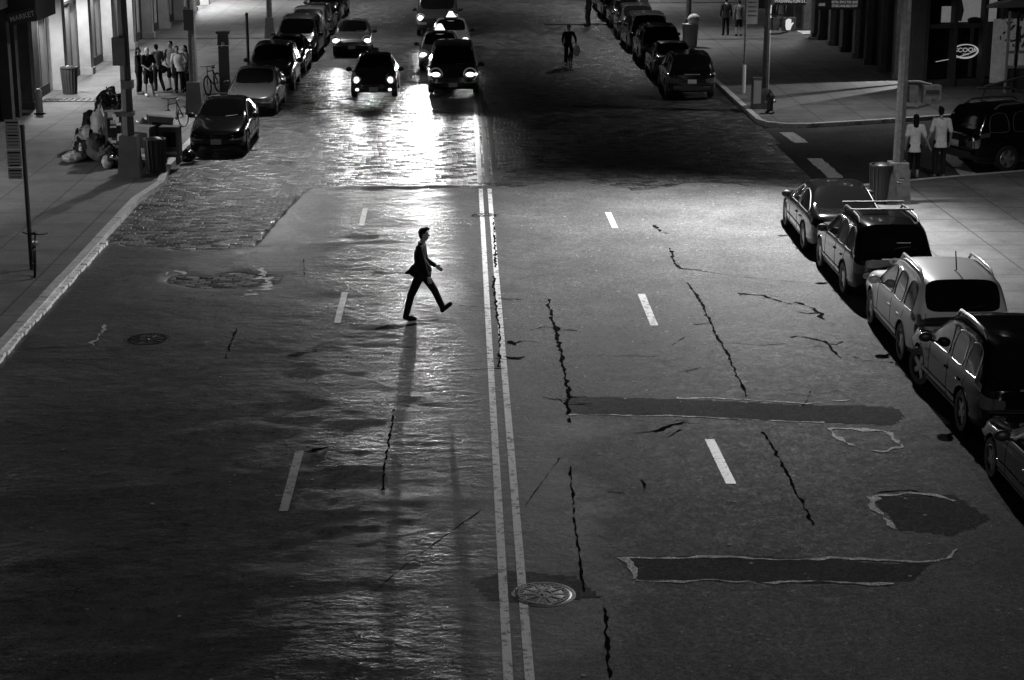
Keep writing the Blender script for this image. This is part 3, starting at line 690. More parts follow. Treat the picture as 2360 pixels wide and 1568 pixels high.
def split_parts(res, slots, root, L):
    """one mesh per part: painted body with arches and trim, every pane and every lamp lens separately"""
    def sub(idxs, name, mats, shade=40):
        me = bpy.data.meshes.new(name); remap = {}; vs = []; fs = []; mi = []
        for pi in idxs:
            p = res.polygons[pi]; f = []
            for vi in p.vertices:
                if vi not in remap: remap[vi] = len(vs); vs.append(tuple(res.vertices[vi].co))
                f.append(remap[vi])
            fs.append(f); mi.append(p.material_index)
        me.from_pydata(vs, [], fs)
        if len(mats) == 1: me.materials.append(mats[0])
        else:
            for q in mats: me.materials.append(q)
            me.polygons.foreach_set('material_index', mi)
        finish(me, shade); return link(name, me, root), Vector(np.mean(np.array(vs), 0))
    groups = {}
    for p in res.polygons: groups.setdefault(p.material_index, []).append(p.index)
    body = sub([i for k in (0, 4, 5, 6) for i in groups.get(k, [])], 'body', slots, 38)[0]
    out = dict(body=body, lens=[], tail=[])
    for k in (1, 2, 3):
        ids = groups.get(k, []); vmap = {}
        for i in ids:
            for v in res.polygons[i].vertices: vmap.setdefault(v, []).append(i)
        seen = set()
        for i in ids:
            if i in seen: continue
            st_ = [i]; comp = []; seen.add(i)
            while st_:
                q = st_.pop(); comp.append(q)
                for v in res.polygons[q].vertices:
                    for r_ in vmap[v]:
                        if r_ not in seen: seen.add(r_); st_.append(r_)
            c = Vector(np.mean([res.vertices[v].co for q in comp for v in res.polygons[q].vertices], 0))
            nm = {2: 'headlight', 3: 'taillight'}.get(k) or ('side_window' if abs(c.x) > .35 else 'windshield' if c.y > -.2*L/4 else 'rear_window')
            o, c = sub(comp, nm, [slots[k]], 40)
            if k == 2: out['lens'].append(c)
            if k == 3: out['tail'].append(c)
    bpy.data.meshes.remove(res); return out

_wheel = {}
def wheel(root, x, y, r, side, spokes=5, steer=0.):
    key = (round(r, 2), spokes)
    if key not in _wheel:
        t = MB(); t.lathe([(r*.66, -.10), (r*.93, -.10), (r, -.06), (r, .06), (r*.93, .10), (r*.66, .10)], n=28, axis='X', caps=False)
        m_ = MB(); m_.lathe([(r*.68, -.02), (r*.68, .085), (r*.62, .10), (r*.60, .07), (r*.60, -.02)], n=28, axis='X', caps=False)
        m_.lathe([(.065, -.02), (.065, .085), (.02, .09)], n=12, axis='X')
        for k in range(spokes):
            a = 2*PI*k/spokes; c_, s_ = math.cos(a), math.sin(a); n_ = Vector((0, -s_, c_)); d = Vector((0, c_, s_)); v = []
            for q, hw in ((.05, .055), (r*.62, .038)):
                for xx in (.02, .078):
                    for z in (-1, 1): v.append(d*q+n_*hw*z+Vector((xx, 0, 0)))
            m_.add(v, [(0, 1, 3, 2), (4, 6, 7, 5), (0, 4, 5, 1), (2, 3, 7, 6), (0, 2, 6, 4), (1, 5, 7, 3)])
        m_.lathe([(r*.64, -.05), (.01, -.04)], n=20, axis='X', caps=False)
        a = t.build('wheel', 'rubber', None); b = m_.build('rim', 'rim', None); _wheel[key] = (a.data, b.data); bpy.data.objects.remove(a); bpy.data.objects.remove(b)
    o = link('wheel', _wheel[key][0], root, (x, y, r)); o.rotation_euler = (0, 0, (0 if side > 0 else PI)+steer); link('rim', _wheel[key][1], o)

ST = dict(
 sedan=dict(L=4.5, W=1.76, ws=3, rw=7, side=(3, 4, 6), quarter=(7,), wheels=(1.38, -1.32), wr=.32, st=[
  (2.27, .76, .34, .60, .66, .7, 'h'), (2.12, .92, .24, .69, .77, .7, 'h'), (1.40, 1., .20, .80, .89, .7, 'h'), (.74, 1., .20, .87, .96, .7, 'h'), (-.02, 1., .20, .90, 1.42, .74, 'g'), (-.42, 1., .20, .91, 1.46, .74, 'g'),
  (-.50, 1., .20, .91, 1.46, .74, 'g'), (-1.02, 1., .20, .92, 1.42, .72, 'g'), (-1.68, .98, .24, .93, 1.01, .7, 'h'), (-2.12, .93, .26, .89, .99, .7, 'h'), (-2.28, .84, .34, .76, .86, .7, 'h')],
  lf={(0, 3), ('f', 3)}, lr={(9, 3), ('r', 3)}),
 suv=dict(L=4.4, W=1.82, ws=3, rw=9, side=(3, 4, 6), quarter=(8,), wheels=(1.36, -1.28), wr=.35, st=[
  (2.22, .78, .38, .74, .82, .8, 'h'), (2.07, .93, .28, .84, .94, .8, 'h'), (1.42, 1., .25, .94, 1.04, .8, 'h'), (.84, 1., .25, .98, 1.09, .8, 'h'), (.12, 1., .25, 1.01, 1.62, .80, 'g'), (-.36, 1., .25, 1.01, 1.68, .80, 'g'),
  (-.44, 1., .25, 1.01, 1.68, .80, 'g'), (-1.15, 1., .25, 1.02, 1.68, .79, 'g'), (-1.24, 1., .25, 1.02, 1.68, .79, 'g'), (-1.84, .98, .27, 1.04, 1.64, .77, 'g'), (-2.12, .95, .30, 1.02, 1.10, .77, 'h'), (-2.24, .88, .36, .93, .97, .7, 'h')],
  lf={(0, 3), ('f', 3)}, lr={(10, 3), ('r', 3), (9, 4)}),
 minivan=dict(L=4.9, W=1.94, ws=3, rw=9, side=(3, 4, 6), quarter=(8,), wheels=(1.5, -1.5), wr=.34, st=[
  (2.45, .74, .34, .62, .70, .8, 'h'), (2.28, .92, .22, .74, .84, .8, 'h'), (1.75, 1., .2, .86, .97, .8, 'h'), (1.35, 1., .2, .93, 1.06, .8, 'h'), (.35, 1., .2, .99, 1.66, .78, 'g'), (-.3, 1., .2, .99, 1.74, .79, 'g'),
  (-.38, 1., .2, .99, 1.74, .79, 'g'), (-1.35, 1., .2, .99, 1.74, .79, 'g'), (-1.43, 1., .2, .99, 1.74, .79, 'g'), (-2.15, .98, .24, 1.0, 1.68, .77, 'g'), (-2.36, .95, .28, .99, 1.08, .77, 'h'), (-2.47, .88, .34, .9, .95, .7, 'h')],
  lf={(0, 3), ('f', 3)}, lr={(10, 3), ('r', 3)}),
 beetle=dict(L=4.05, W=1.74, ws=3, rw=7, side=(3, 4, 6), quarter=(), wheels=(1.25, -1.2), wr=.33, st=[
  (2.02, .60, .30, .50, .56, .7, 'h'), (1.90, .88, .22, .66, .74, .7, 'h'), (1.45, 1., .2, .80, .95, .7, 'h'), (.95, 1., .2, .86, 1.03, .7, 'h'), (.10, 1., .2, .90, 1.45, .68, 'g'), (-.35, 1., .2, .91, 1.50, .69, 'g'),
  (-.43, 1., .2, .91, 1.50, .69, 'g'), (-.9, 1., .2, .91, 1.42, .67, 'g'), (-1.5, .97, .22, .88, 1.08, .6, 'h'), (-1.9, .86, .26, .7, .8, .6, 'h'), (-2.03, .64, .32, .52, .58, .6, 'h')],
  lf=set(), lr={(9, 3)}),
 truck=dict(L=5.6, W=2.1, ws=3, rw=9, side=(3, 4, 6), quarter=(), wheels=(1.9, -1.7), wr=.38, st=[
  (2.82, .86, .40, .82, .92, .8, 'h'), (2.70, .96, .30, .96, 1.06, .8, 'h'), (2.3, 1., .28, 1.08, 1.18, .8, 'h'), (1.9, 1., .28, 1.15, 1.26, .8, 'h'), (1.35, 1., .28, 1.2, 2.15, .86, 'g'), (.7, 1., .28, 1.2, 2.3, .88, 'g'),
  (.6, 1., .28, 1.2, 2.3, .88, 'g'), (-.4, 1., .28, 1.2, 2.3, .88, 'g'), (-.5, 1., .28, 1.2, 2.3, .88, 'g'), (-2.65, .98, .3, 1.2, 2.26, .86, 'g'), (-2.78, .97, .34, 1.15, 1.25, .8, 'h'), (-2.82, .94, .4, 1., 1.1, .8, 'h')],
  lf={(0, 3), ('f', 3)}, lr={(10, 3)}),
)
def make_car(kind, paint, name, label, cat='car', scale=1., plate_front=False, rails=None, lit=False, taxi=False, group=None, mirror_c='black', plate=True, spokes=5, steer=0., sx=1., detail=False, trim='black'):
    d = ST[kind]; root = thing(name, label, cat, group=group)
    res, slots = car_body(d['st'], d['L'], d['W'], d['ws'], d['rw'], d['side'], d['lf'], d['lr'], d['wheels'], d['wr'], paint, quarter=d['quarter'], lit=lit)
    info = split_parts(res, slots, root, d['L']); w = d['W']/2; st = d['st']; wr = d['wr']
    for k, y in enumerate(d['wheels']):
        for s in (1, -1): wheel(root, s*(w-.12), y, wr, s, spokes, steer if k == 0 else 0.)
    cow = st[d['ws']]; belt = cow[3]
    for s in (1, -1):                                   # mirrors
        mb = MB(); mb.ball((s*(w+.10), cow[0]-.28, belt+.10), (.12, .06, .085), 12, 8); mb.tube([(s*(w-.06), cow[0]-.25, belt+.02), (s*(w+.06), cow[0]-.27, belt+.07)], .025, 6)
        mb.build('mirror', mirror_c if mirror_c != 'body' else paint, root)
        for y in ((st[5][0]+.02), (st[7][0]+.10)):      # handles
            MB().tube([(s*(w*.985+.012), y+.09, belt-.16), (s*(w*.985+.028), y+.04, belt-.155), (s*(w*.985+.028), y-.04, belt-.155), (s*(w*.985+.012), y-.09, belt-.16)], .013, 6).build('door_handle', paint if s else 'steel', root)
    zb, zf = st[-1][2], st[0][2]
    if plate:
        q = MB().box((0, st[-1][0]-.045, .5*(st[-1][3]+zb)+.06), (.32, .012, .16)).build('number_plate', 'plate', root)
    if plate_front: MB().box((0, st[0][0]+.045, zf+.08), (.32, .012, .16)).build('number_plate', 'plate', root)
    MB().tube([(-.12, cow[0]+.02, cow[4]+.015), (-.52*w, cow[0]-.06, cow[4]+.045)], .012, 5).build('wiper', 'black', root)
    rv = st[d['rw']+1]
    if kind in ('suv', 'minivan'): MB().tube([(0, rv[0]-.0, rv[4]+.03), (.06, rv[0]+.02, rv[4]+.07), (.36, rv[0]+.05, rv[4]+.10)], .012, 5).build('rear_wiper', 'black', root)
    mb = MB(); mb.box((0, st[-1][0]+.02, zb+.13), (w*1.5, .14, .13)); mb.build('rear_bumper', 'black', root)
    if detail:
        body = info['body'].data; allv = []; allf = []
        for ch in [q for q in root.children if q.name.split('.')[0] in ('body', 'side_window', 'windshield', 'rear_window', 'headlight', 'taillight')]:
            o_ = len(allv); allv += [tuple(v.co) for v in ch.data.vertices]; allf += [tuple(i+o_ for i in p.vertices) for p in ch.data.polygons]
        bvh = BVHTree.FromPolygons(allv, allf)
        def side_pt(y, z, sd, off=.002):
            h_ = bvh.ray_cast(Vector((sd*3, y, z)), Vector((-sd, 0, 0))); return None if h_[0] is None else h_[0]+Vector((sd*off, 0, 0))
        def back_pt(x, z, off=.002):
            h_ = bvh.ray_cast(Vector((x, -5, z)), Vector((0, 1, 0))); return None if h_[0] is None else h_[0]-Vector((0, off, 0))
        def line(pts, r_, nm, m_, n=5):
            pts = [p for p in pts if p is not None]
            if len(pts) > 1: MB().tube(pts, r_, n).build(nm, m_, root)
        y5, y7, y3 = st[5][0]-.05, st[7][0]-.05, st[d['ws']][0]-.15
        for sd in (1, -1):
            for y_, z0_ in ((y5, .30), (y3, .32)): line([side_pt(y_, z, sd, 0) for z in np.linspace(z0_, belt-.01, 9)], .006, 'door_seam', 'black')
            zr = np.linspace(.62, belt-.01, 6); line([side_pt(y7-.30*(1-k/5)**0*(.55 if kind != 'sedan' else .4)*(k/5), z, sd, 0) for k, z in enumerate(zr)], .006, 'door_seam', 'black')
            line([side_pt(y_, z_, sd, .004) for y_, z_ in zip(np.linspace(d['wheels'][0]-wr-.12, d['wheels'][1]+wr+.12, 9), np.linspace(.45, .47, 9))], .018, 'side_moulding', paint if paint != 'paint_black' else 'paint_dark')
            line([side_pt(y_, .285, sd, .0) for y_ in np.linspace(d['wheels'][0]-wr-.1, d['wheels'][1]+wr+.1, 7)], .016, 'sill_highlight', 'galv')  # bright strip stands in for the highlight reflected along the sill
            for y_ in d['wheels']: line([side_pt(y_+(wr+.075)*math.cos(a), wr+(wr+.075)*math.sin(a), sd, -.004) for a in np.linspace(.25, PI-.25, 13)], .014, 'arch_lip', paint)
        zw = st[d['rw']+1][4]; za_ = st[-1][3]+.06
        line([back_pt(x, zb+.30, 0) for x in np.linspace(-w*.8, w*.8, 11)], .007, 'tailgate_seam', 'black')
        line([back_pt(x, zb+.26, .004) for x in np.linspace(-w*.82, w*.82, 11)], .016, 'bumper_strip', 'paint_dark')
        for sd in (1, -1):
            line([back_pt(sd*w*.74, z, 0) for z in np.linspace(zb+.3, zw-.02, 7)], .006, 'tailgate_seam', 'black')
            q_ = back_pt(sd*w*.60, zb+.16, .01)
            if q_ is not None: MB().box(q_, (.22, .02, .05)).build('reflector', 'tail', root)
        line([back_pt(x, za_-.02, .012) for x in np.linspace(-.28, .28, 5)], .018, 'tailgate_trim', 'rim')
        for ch in [q for q in root.children if q.name.split('.')[0] == 'side_window']:
            bm_ = bmesh.new(); bm_.from_mesh(ch.data); be = [e for e in bm_.edges if e.is_boundary]; nxt = {}
            for e in be:
                for a_, b_ in ((e.verts[0], e.verts[1]), (e.verts[1], e.verts[0])): nxt.setdefault(a_.index, []).append(b_)
            if be:
                st0 = be[0].verts[0]; loop = [st0.co.copy()]; prev, cur = None, st0
                for _ in range(400):
                    c2 = [v for v in nxt[cur.index] if v is not prev]
                    if not c2: break
                    prev, cur = cur, c2[0]; loop.append(cur.co.copy())
                    if cur is st0: break
                sd = 1 if loop[0].x > 0 else -1
                MB().tube([p+Vector((sd*.004, 0, 0)) for p in loop], .010, 5, caps=False).build('window_trim', trim, ch)
            bm_.free()
    zt = st[5][4]
    if rails:
        for s in (1, -1):
            x = s*st[5][5]*w*.86; y0, y1 = st[4][0]-.05, st[9][0]+.25
            MB().tube([(x, y0, zt-.09), (x, y0-.18, zt+.035), (x, (y0+y1)/2, zt+.055), (x, y1+.18, zt+.03), (x, y1, zt-.07)], .026, 8).build('roof_rail', rails, root)
    if lit:
        for c in info['lens']:
            pass
    if taxi:
        mb = MB(); mb.box((0, -.1, st[5][4]+.02), (.62, .22, .05)); mb.build('roof_bracket', 'black', root)
        MB().box((0, -.1, st[5][4]+.17), (.44, .20, .26), taper=.35).build('roof_sign', 'sign_lit', root, smooth=0)
    root.scale = (scale*sx, scale, scale); root['_'] = 0; del root['_']
    return root, info

def place(root, x, y, rz=0.):
    root.location = (x, y, .012); root.rotation_euler = (0, 0, rz); return root

# near right row, parked facing away from the camera, from the far end to the near end
PARK = 'cars parked along the right kerb'
c, _ = make_car('sedan', 'paint_black', 'parked_car', 'black saloon with chrome window trim, farthest of the near right row', scale=1.0, group=PARK, detail=True, trim='rim'); place(c, 8.62, 42.0, R(-1.2))
c, _ = make_car('suv', 'paint_black', 'parked_car', 'black estate SUV with crossbars on its roof and oval stickers', scale=.95, group=PARK, detail=True, trim='galv', rails='black'); place(c, 8.62, 37.6, 0)
for y in (.05, -.85): MB().box((0, y, 1.76), (1.36, .07, .035)).build('crossbar', 'black', c)
for px_, z_, t_ in ((-.02, .93, 'JH'), (-.58, .62, 'CONC')):
    s_ = MB().lathe([(.105, 0), (.105, .012)], n=24).build('sticker', 'white', c); s_.location = (px_, -2.30 if z_ > .7 else -2.315, z_); s_.rotation_euler = (R(90), 0, 0); s_.scale = (1, .68, 1)
    lettering('lettering', t_, .10 if len(t_) < 3 else .06, 'black', s_, (0, 0, .014), (0, 0, 0))
MB().box((.22, -2.03, 1.24), (.30, .012, .07)).build('bumper_sticker', 'plate', c)
c, _ = make_car('suv', 'paint_silver', 'parked_car', 'silver SUV with pale roof rails and a roof aerial', scale=.99, group=PARK, detail=True, trim='black', rails='paint_silver', mirror_c='body'); place(c, 8.66, 32.5, R(-.6))
MB().tube([(.0, -1.3, 1.66), (.02, -1.4, 1.70), (.03, -1.22, 2.0)], .012, 5).build('aerial', 'black', c)
c, _ = make_car('suv', 'paint_black', 'parked_car', 'black SUV with silver roof rails and its front wheel turned out', scale=.98, group=PARK, detail=True, trim='rim', rails='rim', steer=R(16)); place(c, 8.60, 28.35, R(.8))
c, _ = make_car('sedan', 'paint_black', 'parked_car', 'black car cut off by the lower right edge of the photo', scale=.95, group=PARK, detail=True, trim='rim'); place(c, 8.42, 23.6, 0)
# side street SUV, seen from its side, tail to the left
c, _ = make_car('suv', 'paint_black', 'parked_suv', 'boxy black SUV with five-spoke alloys standing in the side street', 'suv', scale=1.11, detail=True, trim='galv', rails='rim'); place(c, *[at(2312, 397)[0]+1.05, at(2312, 397)[1]+1.25], R(-90+20))
# far right row, tails towards the camera
FR = 'cars parked along the far right kerb'
kinds = [('suv', 'paint_black', 'black SUV at the near end of the far right row, plate and lamps showing'), ('sedan', 'paint_grey', 'grey car second in the far right row'), ('suv', 'paint_black', 'black SUV third in the far right row'),
         ('minivan', 'paint_dark', 'dark minivan fourth in the far right row'), ('suv', 'paint_dark', 'dark SUV fifth in the far right row'), ('sedan', 'paint_grey', 'grey car sixth in the far right row'), ('minivan', 'paint_black', 'black minivan seventh in the far right row'), ('sedan', 'paint_dark', 'dark car eighth in the far right row, at the top edge')]
cache = {}
for i, (k, p, lb) in enumerate(kinds):
    if (k, p) in cache: c = copy_tree(cache[(k, p)])
    else: c, _ = make_car(k, p, 'parked_car', lb, group=FR, detail=i < 2); cache[(k, p)] = c
    c['label'] = lb; c['group'] = FR; place(c, 8.38+.02*i, 68.7+5.5*i+(.3 if i else 0), R(random.uniform(-1, 1)))
# far left row, noses towards the camera
FL = 'cars parked along the left kerb'
kinds = [('sedan', 'paint_black', 'black saloon with a front plate, nearest of the left row'), ('sedan', 'paint_grey', 'grey saloon second in the left row, side gleaming'), ('suv', 'paint_dark', 'dark SUV third in the left row'), ('sedan', 'paint_black', 'black saloon fourth in the left row'),
         ('minivan', 'paint_dark', 'dark minivan fifth in the left row'), ('suv', 'paint_grey', 'grey SUV sixth in the left row'), ('sedan', 'paint_dark', 'dark car seventh in the left row'), ('suv', 'paint_black', 'black SUV eighth in the left row'), ('sedan', 'paint_grey', 'grey car ninth in the left row, at the top edge')]
ys = [56.7, 65.0, 71.2, 76.8, 82.6, 88.0, 93.4, 98.8, 104.2]
cache2 = {}
for i, (k, p, lb) in enumerate(kinds):
    if (k, p) in cache2: c = copy_tree(cache2[(k, p)])
    else: c, _ = make_car(k, p, 'parked_car', lb, group=FL, plate_front=True, detail=i < 2); cache2[(k, p)] = c
    c['label'] = lb; c['group'] = FL; place(c, (-7.4 if i == 0 else -7.32), ys[i], PI+R(random.uniform(-1, 1)))

# traffic coming towards the camera, headlamps on
TR = 'cars driving down the street with headlamps on'
def headlamps(root, xs, y, z, power, parent_scale=1., r=(.11, .05, .085), fog=None, glow_ring=True, aim=26, mat_='head'):
    for x in xs:
        MB().ball((x, y, z), r, 14, 10).build('headlight', mat_, root)
        if glow_ring: MB().lathe([(r[0]*1.25, .0), (r[0]*1.55, -.03)], c=(x, y, z), n=18, axis='Y', caps=False).build('headlight_halo', 'halo', root)  # faint emissive ring imitates the glow around the headlamp
        if power: spot('headlight_beam', (x, y+.12, z), (x*.9, y+aim, z-.1), power, 50, 1., .07, root, .38)
    if fog:
        for x, z2 in fog: MB().ball((x, y+.06, z2), (.07, .04, .055), 12, 8).build('fog_lamp', 'fog', root)
c, _ = make_car('beetle', 'paint_dark', 'driving_car', 'small rounded dark car with round headlamps and fog lamps lit', group=TR, plate_front=True, mirror_c='black'); place(c, -3.30, 69.2, PI)
for s in (1, -1): MB().ball((s*.60, 1.45, .62), (.26, .52, .30), 18, 12).build('fender', 'paint_dark', c)
headlamps(c, (-.62, .62), 1.93, .70, HEAD_W, r=(.10, .06, .12), fog=((-.60, .36), (.60, .36)))
c, _ = make_car('minivan', 'paint_dark', 'driving_car', 'dark minivan with broad headlamps next to the double line', 'minivan', group=TR, plate_front=True); place(c, -.38, 70.5, PI)
headlamps(c, (-.64, .64), 2.40, .80, HEAD_W, r=(.17, .06, .085), fog=((-.86, .82), (.86, .82)))
c, _ = make_car('sedan', 'paint_taxi', 'taxi', 'taxi with lit roof sign half hidden behind the dark minivan', 'taxi', group=TR, taxi=True, plate_front=True); place(c, -.98, 78.1, PI)
headlamps(c, (-.66,), 2.2, .70, HEAD_W, r=(.14, .06, .10)); headlamps(c, (.66,), 2.2, .70, HEAD_W*14, r=(.14, .06, .10))
c, _ = make_car('sedan', 'paint_taxi', 'taxi', 'second taxi with lit roof sign, in front of the dark truck', 'taxi', group=TR, taxi=True, plate_front=True); place(c, -.55, 84.4, PI)
headlamps(c, (-.66, .66), 2.2, .70, HEAD_W*.3, r=(.14, .06, .10))
c, _ = make_car('sedan', 'paint_grey', 'driving_car', 'grey saloon driving alone beside the left parked row, headlamps lit', group=TR, plate_front=True); place(c, -5.0, 84.0, PI+R(1.5))
headlamps(c, (-.70, .70), 2.2, .70, HEAD_W*1.3, r=(.16, .06, .10))
c, _ = make_car('truck', 'paint_dark', 'delivery_truck', 'dark truck at the head of the queue of oncoming traffic, top edge', 'truck', group=TR, plate_front=True); place(c, -1.25, 93.4, PI)
headlamps(c, (-.82, .82), 2.78, .92, HEAD_W*.5, r=(.15, .06, .13))

# ------------------------------------------------------------------ people
for k_, b_ in dict(skin=.30, skin_dark=.16).items(): M[k_] = mat(k_, b_, .5)
for k_, b_ in dict(hair=.008, cloth_black=.007, cloth_dark=.02, cloth_denim=.035, cloth_grey=.14, cloth_white=.68, cloth_pale=.16).items(): M[k_] = mat(k_, b_, .85, var=.25, vscale=6, bump=.9, bscale=9, spec=.2)
def cap(p, q, a, b): return ('cap', Vector(p), Vector(q), a, b)
def ell(c, r, rot=None): return ('ell', Vector(c), r, rot)
def volume(name, parts, m, parent, voxel=.013, smooth=5):
    mb = MB()
    for k in parts:
        if k[0] == 'cap':
            _, p, q, a, b = k; d = (q-p); L = d.length or 1e-6; d = d/L; pts = []; rs = []
            for t in (-1, -.8, -.45, 0): pts.append(p+d*t*a); rs.append(max(.001, a*math.sqrt(1-t*t)))
            for t in (0, .45, .8, 1): pts.append(q+d*t*b); rs.append(max(.001, b*math.sqrt(1-t*t)))
            mb.tube(pts, rs, 12)
        elif k[0] == 'ell': mb.ball(k[1], k[2], 14, 10, rot=k[3])
        elif k[0] == 'raw': mb.add(k[1], k[2])
    o = mb.build(name, m, None, smooth=0); r = o.modifiers.new('r', 'REMESH'); r.mode = 'VOXEL'; r.voxel_size = voxel; r.use_smooth_shade = True
    if smooth: s_ = o.modifiers.new('s', 'SMOOTH'); s_.iterations = smooth; s_.factor = .5
    me = bpy.data.meshes.new_from_object(o.evaluated_get(bpy.context.evaluated_depsgraph_get())); bpy.data.objects.remove(o)
    me.name = name; return link(name, me, parent)

def spine_loft(P, tw, prof, n=18):
    S_ = [P['pelvis'], P['belly'], P['chest'], P['neck']]; vs = []; fs = []
    for t, rx, ry in prof:
        i = int(min(max(math.floor(t), 0), 2)); c = S_[i]+(S_[i+1]-S_[i])*(t-i)
        for k in range(n):
            a = 2*PI*k/n; q = tw @ Vector((rx*math.copysign(abs(math.cos(a))**.8, math.cos(a)), ry*math.copysign(abs(math.sin(a))**.9, math.sin(a)), 0)); vs.append(c+q)
    m_ = len(prof)
    for i in range(m_-1): fs += [(i*n+k, i*n+(k+1) % n, (i+1)*n+(k+1) % n, (i+1)*n+k) for k in range(n)]
    return ('raw', vs, fs+[tuple(range(n))[::-1], tuple((m_-1)*n+k for k in range(n))])

def pose(h=1.75, **kw):
    k = h/1.75; P = dict(pelvis=(0, 0, .93), belly=(0, .0, 1.10), chest=(0, .01, 1.29), neck=(0, -.01, 1.47), head=(0, .03, 1.635),
      shL=(-.185, 0, 1.42), elL=(-.25, -.03, 1.13), wrL=(-.26, .05, .88), shR=(.185, 0, 1.42), elR=(.25, -.03, 1.13), wrR=(.26, .05, .88),
      hipL=(-.09, 0, .90), knL=(-.105, .02, .49), anL=(-.11, -.02, .085), toL=(-.13, .15, .03), hipR=(.09, 0, .90), knR=(.105, .02, .49), anR=(.11, -.02, .085), toR=(.13, .15, .03))
    P.update(kw); return {a: Vector(v)*k for a, v in P.items()}

def hand(P, s, curl=.5):
    w, e = P['wr'+s], P['el'+s]; d = (w-e).normalized(); side = Vector((-1 if s == 'L' else 1, 0, 0)); n = (side-d*side.dot(d)).normalized(); f = d.cross(n) if s == 'L' else n.cross(d)
    # f points forward (thumb side), n outward; palm hangs along d
    if f.y < 0: f = -f
    palm = w+d*.05; out = [cap(w, palm+d*.02, .026, .03), ell(palm+d*.02, (.022, .036, .045), None)]
    for i, (o, L) in enumerate(((.032, .070), (.011, .080), (-.011, .075), (-.032, .058))):
        b = palm+d*.045+f*o; m_ = b+d*L*.5-n*.008*curl*2; t = m_+d*L*.42-n*L*.7*curl; out += [cap(b, m_, .010, .009), cap(m_, t, .009, .0075)]
    th = palm-d*.015+f*.03; m_ = th+f*.028+d*.02-n*.01; out += [cap(th, m_, .012, .010), cap(m_, m_+d*.035+f*.002-n*.01, .010, .008)]
    return out

